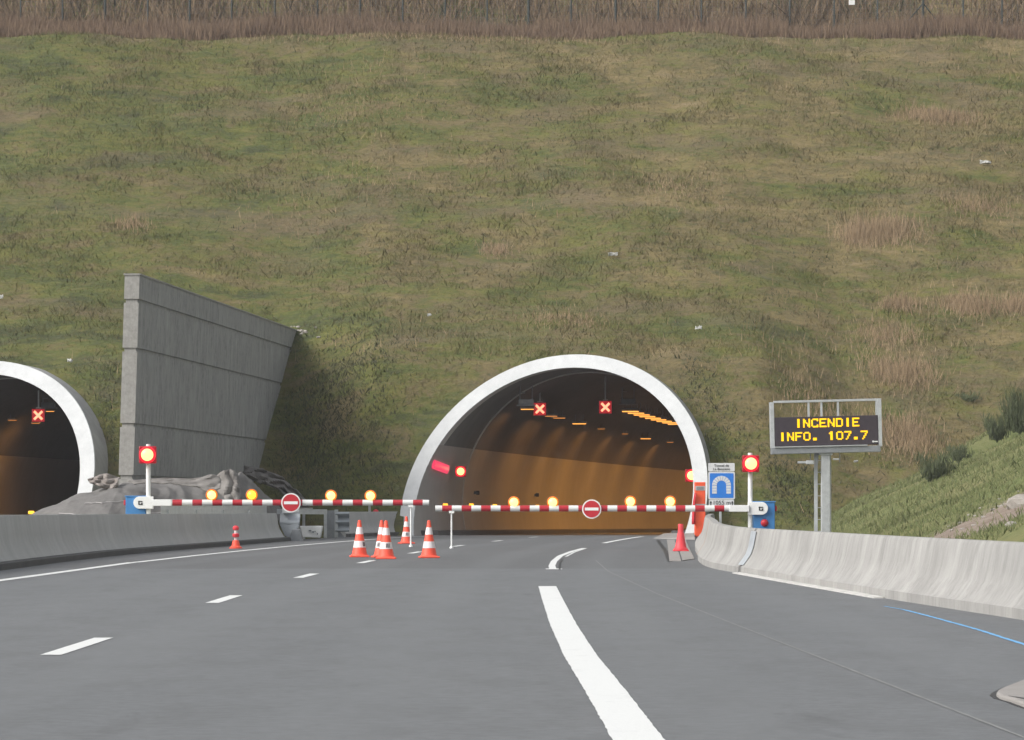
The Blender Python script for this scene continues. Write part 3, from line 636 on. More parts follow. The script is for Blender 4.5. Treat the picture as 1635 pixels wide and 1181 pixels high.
def boom(Y,xa,xb,py,cab,disc,lamps,foot,red,label,flip):
    sc=Y/F; p0=U(cab,py,Y); r=thing('boom_barrier',(p0.x,Y+.25,0),label,'boom barrier','striped boom barriers closing the road'); z=p0.z; px=lambda x:(x-CX)*sc
    m=MB(); rad=.080; e=-1 if flip else 1
    m.cyl((px(xa),Y,z),(px(xb),Y,z),rad,rad*.93,n=24); m.build('boom',stripes(px(red[0]),px(red[1]),px(red[2]),red[3]*sc,red[4]*sc),r,smooth=40)
    bw=(abs(px(xa)-px(cab))) 
    m=MB(); sgn=1 if px(cab)>px(xa) else -1; x0=px(xa); ln=20*sc
    pts=[]
    for a in range(-90,91,15): pts.append((x0+sgn*(ln+.16*math.cos(R(a))),Y-.03,z+.16*math.sin(R(a))))
    pts+= [(x0-sgn*.03,Y-.03,z+.16),(x0-sgn*.03,Y-.03,z-.16)]
    m.slab(pts,(0,.12,0)); m.box((x0-sgn*.25,Y,z),(.5,.17,.165)); br=m.build('boom_bracket',M['white'],r,bevel=.01)
    m=MB(); q=(x0+sgn*(ln-.02),Y-.036,z)                            # small dark emblem on the bracket
    m.box((q[0],q[1],q[2]+.03),(.11,.008,.025)); m.box((q[0]-.035,q[1],q[2]-.005),(.03,.008,.10)); m.box((q[0]+.04,q[1],q[2]-.03),(.035,.008,.06)); m.box((q[0]+.005,q[1]-.001,q[2]-.045),(.06,.008,.022)); m.build('emblem',M['ink'],br)
    m=MB(); ctr=px(cab); m.box((ctr,Y+.32,(z+.16)/2-.01),(.52,.48,z+.16)); cb=m.build('cabinet',M['blue'],r,bevel=.02)
    m=MB(); m.box((ctr,Y+.32,z+.165),(.56,.52,.03)); m.build('cabinet_lid',M['blue'],cb,bevel=.008)
    m=MB(); m.box((ctr+sgn*.29,Y+.25,z),(.06,.12,.14)); m.build('red_lens',M['redside'],cb,bevel=.02)
    if not flip:
        m=MB(); m.lathe((ctr,Y+.078,z-.36),[(.095,0),(.095,.03),(.06,.06),(.02,.075)],20,'Y'); m.build('red_button',M['red'],cb,smooth=50)
    m=MB(); fx=px(foot[0]); m.cyl((fx,Y,.02),(fx,Y,z-.05),.022,n=12); m.lathe((fx,Y,.0),[(.05,0),(.05,.03),(.025,.06)],14); m.box((fx,Y,z-.09),(.13,.1,.06)); m.build('support_leg',M['white'],r,smooth=40)
    no_entry(Vector((px(disc[0]),Y-rad-.03,CH+(HY-disc[1])*sc)),r,disc[2]*sc)
    for lx,ly,cr in lamps: warn_lamp(Vector((px(lx),Y-.0,CH+(HY-ly)*sc)),r,7.0*sc,M[cr])
    return r
boom(88,243,685,802.3,216,(465,802.5,15.5),((338,790,'amber_core'),(402,790,'amber_y'),(528.5,791,'amber_core'),(591.5,791.5,'amber_core')),(656,873),(262,681,275.5,32,15.5),'striped boom with no-entry disc reaching from the left verge over the cones',True)
boom(85,1196,695,811.5,1221,(944.5,812.5,15.3),((820.5,801.5,'amber_core'),(882.5,801.5,'amber_core'),(1006.5,800.5,'amber_core'),(1070,800.5,'amber_core')),(721,875),(703,1158,706,31.05,15.5),'striped boom with no-entry disc across the right-hand tunnel mouth',False)

# ------------------------------------------------------------------ cones and beacons
def cone_proto():
    r=thing('traffic_cone',(0,0,0),'x','traffic cone','orange cones with white bands on the road'); H_=.76
    pr=lambda h:.175-(.175-.030)*(h/ H_)**.86
    m=MB(); m.box((0,0,.018),(.40,.40,.036)); m.build('base',M['cone'],r,bevel=.012)
    def band(a,b_,e=.0): return [(pr(a)+e,a)]+[(pr(a+(b_-a)*i/4)+e,a+(b_-a)*i/4) for i in(1,2,3)]+[(pr(b_)+e,b_)]
    m=MB(); m.lathe((0,0,0),[(.19,.03),(.165,.06)]+[(pr(.06+(H_-.06)*i/10),.06+(H_-.06)*i/10) for i in range(11)]+[(.018,H_+.006)],28); m.build('body',M['cone'],r,smooth=40)
    for a,b_ in((.20,.335),(.475,.62)): m=MB(); m.lathe((0,0,0),band(a,b_,.003),28); m.build('white_band',M['conew'],r,smooth=40)
    return r
def mark(root,rot):                     # dark stencilled letters half round the lower band
    for a,wd in((rot,.035),(rot+14,.05),(rot+30,.03)):
        m=MB(); g=[]
        for h in(.225,.31):
            rr=.175-(.145)*(h/.76)**.86+.006; g.append([(rr*math.sin(R(a+q)),-rr*math.cos(R(a+q)),h) for q in(-wd*110,0,wd*110)])
        m.grid(g); q=m.build('stencil_mark',M['ink'],None); q.parent=root; q.location=(0,0,0)
cp=cone_proto(); first=True
for (x,y,lab,rot,mk_) in ((574,889.3,'orange cone with white bands, leftmost of the group before the booms',.1,42),(609.5,890,'left cone of the touching pair of orange cones',.2,-40),(617,892,'right cone of the touching pair of orange cones',0,5),(649,867.8,'farthest small orange cone beside the left boom support leg',.3,-5),(685,890.5,'orange cone standing alone right of the pair, near the right boom support leg',.15,None)):
    p=G(x,y)
    if x==617: p.y-=.15
    o=dup(cp,p,lab,rot); 
    if mk_ is not None: mark(o,mk_-math.degrees(rot))
for ch in list(cp.children): bpy.data.objects.remove(ch)
bpy.data.objects.remove(cp)
p=G(376.5,875.5); r=thing('marker_post',tuple(p),'small red and white marker post at the foot of the left barrier','marker post')
m=MB(); m.lathe(p,[(.16,0),(.16,.03),(.11,.06),(.075,.20),(.05,.21)],20); m.build('base',M['cone'],r,smooth=40)
m=MB(); m.lathe(p,[(.042,.2),(.04,.47)],16); m.build('post',M['conew'],r,smooth=40)
m=MB(); m.lathe(p,[(.075,.285),(.085,.30),(.085,.36),(.06,.375)],18); m.build('collar',M['redcone'],r,smooth=40)
m=MB(); m.lathe(p,[(.045,.45),(.075,.47),(.08,.52),(.05,.56),(.02,.57)],18); m.build('top',M['redcone'],r,smooth=40)
p=G(1087,881); p.z=.02; r=thing('traffic_cone',tuple(p),'plain red cone without bands on the drain slab by the right barrier','traffic cone')
m=MB(); m.lathe(p,[(.175,.0),(.17,.05),(.135,.085),(.10,.25),(.075,.42)],26); m.lathe(p,[(.075,.42),(.066,.43),(.062,.60),(.056,.625)],22); m.build('body',M['redcone'],r,smooth=35)
m=MB(); m.box(p+Vector((0,0,.012)),(.36,.36,.03)); m.build('base',M['redcone'],r,bevel=.012)

# ------------------------------------------------------------------ gate in the left barrier and guard rail
def wavy(m,p0,p1,z0,z1,th,n=14,waves=2,seed=0):
    rows=[]
    for i in range(n+1):
        v=i/n; z=z0+(z1-z0)*v; bul=.10*math.sin(v*waves*2*math.pi+seed); rows.append([Vector(p0)+Vector((0,-bul,z)),(Vector(p0)+Vector(p1))/2+Vector((0,-bul*1.25,z)),Vector(p1)+Vector((0,-bul*.9,z))])
    m.grid(rows); m.grid([[q+Vector((0,th,0)) for q in r_] for r_ in rows])
r=thing('barrier_gate',tuple(G(505,859)),'steel emergency gate closing the gap in the left concrete barrier','gate')
Yg=104; a=U(447,820,Yg)
m=MB(); q=lambda x,Y:(x-CX)/F*Y
wavy(m,(q(447,104),104,0),(q(478,104),104,0),.46,.86,.25,12,.75,.6); m.slab([(q(447,104),103.9,.5),(q(455,104),103.9,.16),(q(462,104),103.9,.08),(q(478,104),103.9,.44),(q(474,104),103.9,.52)],(0,.3,0)); m.build('end_cushion',M['greyplas'],r,smooth=50)
m=MB(); m.slab([(q(459,103.5),103.5,-.02),(q(483.5,103.5),103.5,-.02),(q(479,103.5),103.5,.36),(q(467,103.5),103.5,.36)],(0,.5,0)); m.build('foot_block',M['galv_dark'],r,bevel=.02)
m=MB(); wavy(m,(q(536,116),116,0),(q(557,116),116,0),.18,.86,.3,22,2.4,.5); m.build('end_cushion',M['greyplas'],r,smooth=50)
m=MB(); m.slab([(q(516,116),116,-.03),(q(551,116),116,-.03),(q(535,116),116,.40),(q(519,116),116,.40)],(0,.5,0)); m.build('foot_block',M['galv_dark'],r,bevel=.02)
m=MB(); m.box((q(470,108),110,.92),(.2,12.5,.16),.04*0); m.slab([U(442,812.5,108),U(522,813,110),U(522,821,110),U(442,820.5,108)],(0,.12,0)); m.build('top_rail',M['galv'],r)
for x,Yp,wd in((474,105,.16),(485,110,.09),(519.5,114,.10),(537,116,.12)): m=MB(); m.box((q(x,Yp),Yp,.46),(wd,.10,.95)); m.build('post',M['galv'],r,bevel=.01)
m=MB(); m.box((q(527,114.4),114.4,.60),(.30,.08,.62)); m.build('latch_plate',M['galv_dark'],r,bevel=.01)
m=MB(); m.slab([U(478.5,839.5,108.5),U(515,839.5,108.5),U(511,858.5,108.5),U(483,857.5,108.5)],(0,.5,0)); wb=m.build('white_panel',M['white'],r,bevel=.02)
m=MB(); 
for x,y,wd,h in((495,847,4,.04),(500,849,2.5,.05),(503,848,2,.03),(507,852,2,.05)): m.box(U(x,y,108.46),(wd*.02,.03,h))
m.build('scuff_mark',M['galv_dark'],wb)
r=thing('guard_rail',tuple(U(257,826,91)),'galvanised guard rail showing just above the long grey barrier','guard rail')
pa,pb=U(257,813.5,91),U(426,814.5,103); dv=(pb-pa); ux=dv.normalized(); m=MB()
prof=[(-.15,0),(-.13,.05),(-.07,.05),(-.04,.01),(.04,.01),(.07,.05),(.13,.05),(.15,0)]
m.grid([[pa+dv*k+Vector((0,-o_,u)) for u,o_ in prof] for k in(0,.5,1)]); m.build('rail_beam',M['galv'],r,smooth=40)
for k in(.05,.3,.55,.8): m=MB(); p=pa+dv*k; m.box((p.x,p.y+.1,p.z/2),(.1,.12,p.z)); m.build('rail_post',M['galv'],r)
p=U(590,812,126.0); r=thing('marker_post',(p.x,p.y,0),'short pale post behind the short grey barrier under the rightmost amber lamp','marker post'); m=MB(); m.box((p.x,p.y,.60),(.09,.09,1.0)); m.build('post',M['galv'],r,bevel=.01); m=MB(); m.box((p.x,p.y,1.11),(.11,.11,.05)); m.build('cap',M['galv'],r)
p=U(600,818,126.0); zc_=float(hz(p.x,p.y)); r=thing('traffic_cone',(p.x,p.y,zc_),'red tip of a cone peeping over the short grey barrier','traffic cone'); m=MB(); m.lathe((p.x,p.y,zc_),[(.19,0),(.17,.05),(.12,.25),(.085,.90-zc_),(.03,.94-zc_)],18); m.build('body',M['redcone'],r,smooth=40)
m=MB(); m.box((p.x,p.y,zc_+.015),(.42,.42,.03)); m.build('base',M['redcone'],r)

# ------------------------------------------------------------------ variable message sign
FONT={'I':'00100 00100 00100 00100 00100 00100 00100','N':'10001 11001 11001 10101 10011 10011 10001','C':'01111 10001 10000 10000 10000 10001 01111','E':'11111 10000 10000 11110 10000 10000 11111','D':'11110 10001 10001 10001 10001 10001 11110','F':'11111 10000 10000 11110 10000 10000 10000','O':'01110 10001 10001 10001 10001 10001 01110','.':'00000 00000 00000 00000 00000 01100 01100','1':'00100 01100 00100 00100 00100 00100 00100','0':'01110 10001 10001 10001 10001 10001 01110','7':'11111 00001 00010 00010 00100 00100 01000'}
YS=95.0; sc=YS/F; RL=R(1.35); cS=U(1318,690,YS)
def S(x,y,dy=0):                        # point on the sign face, with its slight tilt
    u=(x-1318)*sc; v=(690-y)*sc; return Vector((cS.x+u*math.cos(RL)-v*math.sin(RL),YS+dy,cS.z+u*math.sin(RL)+v*math.cos(RL)))
def srect(m,x0,y0,x1,y1,d0,d1): m.slab([S(x0,y0,d0),S(x1,y0,d0),S(x1,y1,d0),S(x0,y1,d0)],(0,d1-d0,0))
base=Vector((S(1319,850).x,YS+.4,0)); r=thing('message_sign',tuple(base),'electronic message sign on a grey post reading INCENDIE INFO. 107.7','message sign')
m=MB(); srect(m,1237,664.5,1402,711,-.05,.35); pn=m.build('display_panel',M['panel'],r,bevel=.01)
def word(s,x0,x1,y0,y1,name):
    n=len(s); cell=(x1-x0)/(n*6-1)
    ch=(y1-y0)/7
    for i,c_ in enumerate(s):
        if c_==' ': continue
        m=MB()
        for rr,row in enumerate(FONT[c_].split()):
            for cc_,bit in enumerate(row):
                if bit=='1':
                    xa=x0+(i*6+cc_)*cell; wd=cell*(1.72 if c_ in 'I1.' else 1.14)
                    if c_ in 'I1' and wd>cell*1.5: xa-=cell*.25
                    srect(m,xa-cell*.11,y0+rr*ch-.12*ch,xa-cell*.11+wd,y0+(rr+1)*ch+.12*ch,-.062-.0004*((rr+cc_)%3),-.05)
        m.build(name,M['led'],pn)
word('INCENDIE',1269.5,1372,668.0,681.5,'lit_letter'); word('INFO. 107.7',1243.5,1385,689.0,702.3,'lit_letter')
m=MB(); srect(m,1236,638,1407,641.5,-.02,.10); m.build('top_rail',M['galv'],r,bevel=.006)
m=MB(); srect(m,1230.5,640,1236.5,713,-.06,.36); m.build('side_frame',M['galv'],r,bevel=.006)
m=MB(); srect(m,1402.5,638,1408,714.5,-.06,.36); m.build('side_frame',M['galv'],r,bevel=.006)
m=MB(); srect(m,1399,641.5,1402.3,664,-.03,.1); m.build('inner_bar',M['galv'],r)
for x in(1292,1312.5,1339): m=MB(); srect(m,x-1.6,641.5,x+1.6,664.4,0,.08); m.build('upright',M['galv'],r)
m=MB(); srect(m,1231,713,1405,723,-.10,.40); m.build('bottom_beam',M['galv_dark'],r,bevel=.01)
m=MB(); srect(m,1236,711.2,1384,712.8,-.14,-.05); m.build('bottom_rail',M['galv'],r)
m=MB(); m.lathe(S(1393.5,706.5,-.05),[(.028,0),(.028,.02)],14,'Y'); srect(m,1394,705.7,1401,707.5,-.07,-.05); m.build('maker_mark',M['white'],pn)
px=U(1318.8,0,YS).x
m=MB(); m.box((px,YS+.15,S(1319,722).z/2),(.24,.26,S(1319,722).z-.02)); m.build('post',M['galv'],r,bevel=.012)
m=MB(); m.box((px,YS+.15,S(1319,723).z-.03),(.36,.34,.06)); m.build('post_head',M['galv'],r,bevel=.006)
lx=U(1305,0,YS).x; m=MB()
for dx in(0,.40): m.box((lx+dx*1.0,YS+.45,1.55),(.095,.08,3.1)) if dx==0 else m.box((U(1328.5,0,YS).x,YS+.45,1.55),(.035,.05,3.1))
for k in range(9): m.box(((lx+U(1328.5,0,YS).x)/2,YS+.45,.35+k*.33),(U(1328.5,0,YS).x-lx,.02,.02))
m.build('ladder',M['galv'],r)
m=MB(); 
m.box(U(1283,738,YS),(.32,.16,.06)); m.box(U(1293,738,YS),(.20,.3,.10)); m.box(U(1335,733,YS),(.16,.2,.04)); m.build('camera_arm',M['galv'],r,bevel=.01)
for x in(1294,1306,1341): m=MB(); m.cyl(U(x,723,YS+.1),U(x,738,YS+.1),.014,n=6); m.build('hanger',M['galv_dark'],r)

# ------------------------------------------------------------------ tunnel name sign
def text(s,size,mat,parent,ctr,name,width=None):
    cu=bpy.data.curves.new('t','FONT'); cu.body=s; cu.size=size; cu.align_x='CENTER'; cu.align_y='CENTER'; cu.extrude=.004; cu.offset=.0
    ob=bpy.data.objects.new('t',cu); COL.objects.link(ob); bpy.context.view_layer.update(); me=bpy.data.meshes.new_from_object(ob)
    bpy.data.objects.remove(ob); 
    xs_=[v.co.x for v in me.vertices]; wd=max(xs_)-min(xs_); k=(width/wd) if width else 1
    og=ORG[parent.name]
    for v in me.vertices: v.co=Vector((v.co.x*k+ctr[0]-og.x,-v.co.z+ctr[1]-og.y,v.co.y+ctr[2]-og.z))
    me.materials.clear(); me.materials.append(mat); o=bpy.data.objects.new(name,me); COL.objects.link(o); o.parent=parent; ORG[o.name]=og; return o
Y=106.0; k=Y/F; T_=lambda x,y,d_=0:Vector(((x-CX)*k,Y+d_,CH+(HY-y)*k))
def plate(name,x0,y0,x1,y1,mat,parent,d0=0,d1=.03,rad=2.0):
    pts=[]
    for cx_,cy_,a0 in((x1-rad,y0+rad,0),(x0+rad,y0+rad,90),(x0+rad,y1-rad,180),(x1-rad,y1-rad,270)):
        for a in(0,30,60,90): pts.append(T_(cx_+rad*math.cos(R(a0+a)),cy_-rad*math.sin(R(a0+a)),d0))
    m=MB(); m.slab(pts,(0,d1-d0,0)); return m.build(name,mat,parent)
r=thing('tunnel_sign',tuple(T_(1151,840)),'blue tunnel sign with a white stone arch, name plate and 1055 m plate','road sign')
signw=paint('sign_white_film',(.66,.67,.68),.35,.04,.5)
pl=plate('name_plate',1131,739,1173,752.3,signw,r,0,.03,1.5)
text('Tunnel de',.105,M['ink'],pl,T_(1152,743.3,-.006),'lettering',.46); text('La Bussière',.105,M['ink'],pl,T_(1152,748.7,-.006),'lettering',.52)
pl=plate('sign_plate',1131,753,1173.5,797,signw,r,0,.03,2.2); bf=plate('blue_field',1133.3,755.3,1171.2,794.8,M['signblue'],pl,-.006,0,1.4)
m=MB(); cx_,cy_=1152,774.5
def blk(a0,a1,r0=7.6,r1=15.0): m.slab([T_(cx_+r_*math.cos(R(a)),cy_-r_*math.sin(R(a)),-.012) for r_,a in((r0,a0),(r1,a0),(r1,(a0+a1)/2),(r1,a1),(r0,a1),(r0,(a0+a1)/2))],(0,.006,0))
for i in range(9): blk(i*20+1.4,i*20+18.6)
for sg in(-1,1):
    for j in range(3): 
        xa=cx_+sg*7.6; xb=cx_+sg*15.0; y0=cy_+.5+j*4.5; m.slab([T_(min(xa,xb),y0,-.012),T_(max(xa,xb),y0,-.012),T_(max(xa,xb),y0+3.9,-.012),T_(min(xa,xb),y0+3.9,-.012)],(0,.006,0))
m.build('arch_symbol',signw,bf)
pl=plate('distance_plate',1132,797.5,1172,809.5,signw,r,0,.03,1.5)
text('1055 m',.175,M['ink'],pl,T_(1152.3,802.6,-.006),'lettering',.52)
m=MB()
for x in(1135,1169.3): m.slab([T_(x-.8,808.2,-.008),T_(x+.8,808.2,-.008),T_(x+.8,802.6,-.008),T_(x+2.2,803.4,-.008),T_(x,799.3,-.008),T_(x-2.2,803.4,-.008),T_(x-.8,802.6,-.008)],(0,.006,0))
m.build('arrow',M['ink'],pl)
m=MB()
for dx in(-0.0,): m.box((T_(1150.5,0).x,Y+.075,1.15),(.075,.08,2.36))
m.build('post',M['galv'],r,bevel=.01)

# emergency cabinet
Y=117.5; k=Y/F; T_=lambda x,y,d_=0:Vector(((x-CX)*k,Y+d_,CH+(HY-y)*k))
r=thing('emergency_cabinet',tuple(T_(1117,850)),'tall orange emergency cabinet with red side at the foot of the white portal','emergency cabinet')
p0,p1=T_(1109.5,769.5),T_(1126.5,850); m=MB(); m.box(((p0.x+p1.x)/2,Y+.2,p0.z/2),(p1.x-p0.x,.4,p0.z)); cb=m.build('cabinet_body',M['orange'],r,bevel=.02)
m=MB(); q=T_(1118,779.2,-.006); m.box(q,(.33,.012,.15)); pl=m.build('plate',M['galv'],cb)
m=MB(); 
for dz in(.035,0,-.035): m.box(q+Vector((0,-.008,dz)),(.24,.006,.012))
m.build('plate_lettering',M['ink'],pl)
m=MB(); q=T_(1118,805.5,-.004); m.box(q,(.36,.008,.05)); m.build('pale_strip',M['galv'],cb)
m=MB(); rows=[]
for i in range(9):
    v=i/8; x=1104.2-2.2*math.sin(v*math.pi*.9)*0+ (4.0*(1-v)**2.2); rows.append([T_(x,787+v*50,-.12),T_(x+3.2,787+v*50,-.16),T_(1110.5,787+v*50,-.02)])
m.grid(rows); m.build('side_door',M['redside'],r,smooth=50).modifiers.new('thick','SOLIDIFY').thickness=.03

# ------------------------------------------------------------------ fence along the crest
fx=[33,100,168,236,303,370,439,507,575,643,711,778,844,912,983,1051,1120,1191,1261,1332,1401,1474,1538,1600,1668]
YF=173.0; fp=[((x-CX)/F*YF) for x in fx]
r=thing('mesh_fence',(0,YF,float(hz(0,YF))),'dark wire mesh fence with thin posts along the crest above the hillside','fence')
for i,x in enumerate(fp):
    z=float(hz(x,YF)); m=MB(); th=.045 if i not in(2,4,12,14,21) else .06
    m.cyl((x,YF,z-.2),(x,YF,z+2.1),th,n=8)
    m.build('fence_post',M['fencepost'],r)
for i in(21,):
    x=fp[i]; z=float(hz(x,YF)); m=MB(); m.cyl((x,YF,z+1.35),(x-1.2,YF,z-.05),.03,n=8); m.cyl((x,YF,z+1.35),(x+1.1,YF,z-.05),.03,n=8); m.build('brace',M['fencepost'],r)
m=MB()
for a,b_ in zip(fp[:-1],fp[1:]):
    za,zb=float(hz(a,YF)),float(hz(b_,YF))
    for h in np.arange(.1,2.05,.25): m.cyl((a,YF-.05,za+h),(b_,YF-.05,zb+h),.0045,n=3)
    for u in np.arange(.0,1.0,.12): 
        x=a+(b_-a)*u; z=za+(zb-za)*u; m.cyl((x,YF-.055,z+.05),(x,YF-.055,z+2.05),.004,n=3)
m.build('wire_mesh',M['wire'],r,fix=False)
p=U(1360,3.5,YF-.1); m=MB(); m.box(p,(.30,.02,.24)); m.build('notice_plate',M['white'],r)

# ------------------------------------------------------------------ vegetation
def blades(name,P,h,wd,mat,lean=.35,label=None,cat_=None,kind='stuff',origin=None,seg=1):
    n=len(P); P=np.asarray(P,float); a=rng.uniform(0,math.pi,n); dx=np.stack([np.cos(a),np.sin(a)*.6,np.zeros(n)],-1)*wd[:,None]/2
    tip=P+np.stack([rng.normal(0,lean,n)*h,rng.normal(0,lean,n)*h,h],-1)
    P=P-np.array([0,0,.03])
    V=np.empty((n,3,3)); V[:,0]=P-dx; V[:,1]=P+dx; V[:,2]=tip
    og=np.array(origin) if origin is not None else np.zeros(3)
    me=bpy.data.meshes.new(name); me.vertices.add(3*n); me.vertices.foreach_set('co',(V-og).ravel().astype(np.float32))
    me.loops.add(3*n); me.loops.foreach_set('vertex_index',np.arange(3*n,dtype=np.int32)); me.polygons.add(n)
    me.polygons.foreach_set('loop_start',np.arange(0,3*n,3,dtype=np.int32)); me.polygons.foreach_set('loop_total',np.full(n,3,np.int32))
    me.update(calc_edges=True); me.validate(); me.materials.append(mat)
    o=bpy.data.objects.new(name,me); COL.objects.link(o); o.location=og
    if kind: o['kind']=kind
    if label: o['label']=label
    if cat_: o['category']=cat_
    return o
def clear(X,Y,Z):                       # not in a tunnel, not inside the wing wall
    ok=~(TR.inside(X,Y,Z,RO+.03)|TL.inside(X,Y,Z,RO+.03)); wx=-11.65+(Y-105)*.081
    return ok&~((X<wx+.15)&(X>wx-.65)&(Y<140))
def scatter(n,x0,x1,y0,y1,surf=hz):
    X=rng.uniform(x0,x1,n); Y=rng.uniform(y0,y1,n); Z=surf(X,Y); return X,Y,Z
# turf over the whole face
X,Y,Z=scatter(420000,-34,36,125.2,168.6); k=clear(X,Y,Z)&(Z>.12)&~((Y<131)&(X<-11)&False); X,Y,Z=X[k],Y[k],Z[k]
d=fbm(X*.5,Y*.8,41,4); keep=rng.uniform(0,1,len(X))<.62+d*1.3; X,Y,Z,d=X[keep],Y[keep],Z[keep],d[keep]
blades('hillside_grass',np.stack([X,Y,Z],-1),rng.uniform(.05,.19,len(X))*(1+d*1.8),rng.uniform(.025,.06,len(X)),M['hillblade'],.8,'short rough green and ochre grass covering the hillside','grass')
# taller dry stems, sparse everywhere and dense in patches
Xs=[];Ys_=[];Hs=[]
X,Y,Z=scatter(60000,-34,36,126,168.5); pr=np.clip(fbm(X*.13,Y*.2,51,4)*2.0+.06+X*.007,0,1)*.55; k=(rng.uniform(0,1,len(X))<pr); Xs.append(X[k]);Ys_.append(Y[k]);Hs.append(rng.uniform(.15,.5,k.sum()))
for px,py,rx,ry,n,h in((1405,372,60,20,2200,1.0),(1370,380,26,14,700,.8),(1500,188,70,14,1500,.7),(1550,492,55,16,1500,.75),(1620,490,30,14,700,.75),(1435,488,30,14,600,.7),(1440,600,60,26,1700,.75),(1450,700,45,30,1500,.8),(1385,690,40,30,900,.7),(790,400,26,10,450,.5),(1420,540,60,20,900,.6),(1560,330,60,22,900,.55),(1300,650,60,30,900,.5),(1080,300,90,40,900,.4),(700,60,400,8,1500,.4),(210,360,30,12,350,.5),(560,180,120,30,600,.35),(900,510,80,25,800,.35)):
    q=onhill(px,py); s_=q.y/F; xx=rng.normal(0,rx*s_*.5,n)+q.x; yy=rng.normal(0,ry*s_*.5/.5,n)+q.y; Xs.append(xx);Ys_.append(yy);Hs.append(rng.uniform(.3,1,n)*h*.78)
X=np.concatenate(Xs);Y=np.concatenate(Ys_);Hh=np.concatenate(Hs);Z=hz(X,Y);k=clear(X,Y,Z)&(Z>.1)&(Y>125.5)&(Y<168.5); X,Y,Z,Hh=X[k],Y[k],Z[k],Hh[k]
blades('dry_grass',np.stack([X,Y,Z],-1),Hh,rng.uniform(.014,.036,len(X)),M['straw'],.28,'tall pale dry grass in clumps on the hillside','dry grass')
# dark weeds: heavier right of the wing wall and round the portals
Xs=[];Ys_=[]
X,Y,Z=scatter(90000,-34,36,125.5,168.5); pr=np.clip(fbm(X*.3,Y*.45,61,4)*2.2-.18,0,1); k=rng.uniform(0,1,len(X))<pr; Xs.append(X[k]);Ys_.append(Y[k])
for px,py,rx,ry,n in((540,640,100,110,3000),(500,720,70,70,2000),(600,720,50,60,900),(1150,700,40,60,550),(1110,620,40,30,350),(170,680,30,80,900),(1260,780,60,40,1300)):
    q=onhill(px,py); s_=q.y/F; Xs.append(rng.normal(0,rx*s_*.5,n)+q.x); Ys_.append(rng.normal(0,ry*s_/.5*.5,n)+q.y)
X=np.concatenate(Xs);Y=np.concatenate(Ys_);Z=hz(X,Y);k=clear(X,Y,Z)&(Z>.1)&(Y>125.3)&(Y<168); X,Y,Z=X[k],Y[k],Z[k]
blades('dark_weeds',np.stack([X,Y,Z],-1),rng.uniform(.06,.20,len(X)),rng.uniform(.03,.07,len(X)),M['darkgreen'],.7,'low dark weeds scattered on the hillside','weeds')
# russet belt under the fence, brush behind it
X,Y,Z=scatter(60000,-36,38,168.2,172.6); j=168.5+1.3*fbm(X*.3,X*0,71,4)-np.clip(-X*.018,-.3,.7)*.5; k=Y>j; X,Y,Z=X[k],Y[k],Z[k]
blades('russet_grass',np.stack([X,Y,Z],-1),rng.uniform(.3,1.0,len(X))*(.85+fbm(X*.4,Y*.4,73,4)*1.6),rng.uniform(.02,.06,len(X)),M['russet'],.22,'belt of tall reddish brown dry grass below the crest fence','dry grass')
X,Y,Z=scatter(110000,-42,44,172.8,196); hh=fbm(X*.35,Y*.35,81,4)
blades('dry_brush',np.stack([X,Y,Z],-1),rng.uniform(.3,1.1,len(X))*(1+hh*2.2),rng.uniform(.025,.10,len(X)),M['brush'],.5,'brown bare brush and dead bracken on the slope behind the fence','brush')
X,Y,Z=scatter(9000,-42,44,174,190); k=(fbm(X*.16,Y*.16,91,3)>.13)|(X<-18)&(fbm(X*.3,Y*.3,92,3)>.02); X,Y,Z=X[k],Y[k],Z[k]
blades('dark_weeds',np.stack([X,Y,Z],-1),rng.uniform(.5,1.4,len(X)),rng.uniform(.06,.16,len(X)),M['darkgreen'],.5,'dark evergreen bramble behind the crest fence','weeds')
# bank on the right
X,Y,Z=scatter(60000,9.6,22,72,140,ez); hzv=hz(X,Y,False); k=(Z<hzv+2.2)|(Y<118); yy=Y+fbm(X*.35,Y*.35,97,3)*6; k&=~((yy>77.5)&(yy<84.5)&(rng.uniform(0,1,len(X))>.12)); X,Y,Z=X[k],Y[k],Z[k]
blades('bank_grass',np.stack([X,Y,Z],-1),rng.uniform(.05,.20,len(X)),rng.uniform(.02,.05,len(X)),M['bankblade'],.6,'fresh green grass on the bank right of the road','grass')
# broom bushes, each its own plant
def bush(px,py,surf,y0,y1,hgt,wid,n,label):
    q=onhill(px,py,surf,y0,y1); r=thing('broom_bush',tuple(q),label,'bush','dark broom bushes along the edge of the right bank'); P=[];Hh=[]
    m=MB()
    for i in range(9):
        a=random.uniform(0,6.28); d_=Vector((math.cos(a)*wid*.4,math.sin(a)*wid*.35,hgt*random.uniform(.5,.8))); m.cyl(q-Vector((0,0,.1)),q+d_,.022,.006,n=5)
    m.build('stem',M['broom'],r)
    u=rng.uniform(0,1,n); a=rng.uniform(0,2*math.pi,n); rr=np.sqrt(rng.uniform(0,1,n))*wid*.5*(.35+.65*np.sqrt(u)); lump=1+.35*np.sin(a*3+1)+.2*np.sin(a*5)
    P=np.stack([q.x+rr*lump*np.cos(a),q.y+rr*np.sin(a),q.z+u*hgt*.8*(.8+.3*np.sin(a*2+px))],-1)
    o=blades('foliage',P,rng.uniform(.12,.40,n)*hgt,rng.uniform(.015,.05,n),M['broom'],.35,None,None,None,origin=tuple(q)); o.parent=r; o.location=(0,0,0)
bush(1492,768,ez,90,135,0.95,1.15,1100,'rounded dark broom bush at the left end of the bank edge')
bush(1530,735,ez,90,135,.6,.9,500,'small dark bush next to the rounded broom bush')
bush(1592,702,ez,95,138,1.0,1.0,900,'dark upright broom bush higher on the bank edge')
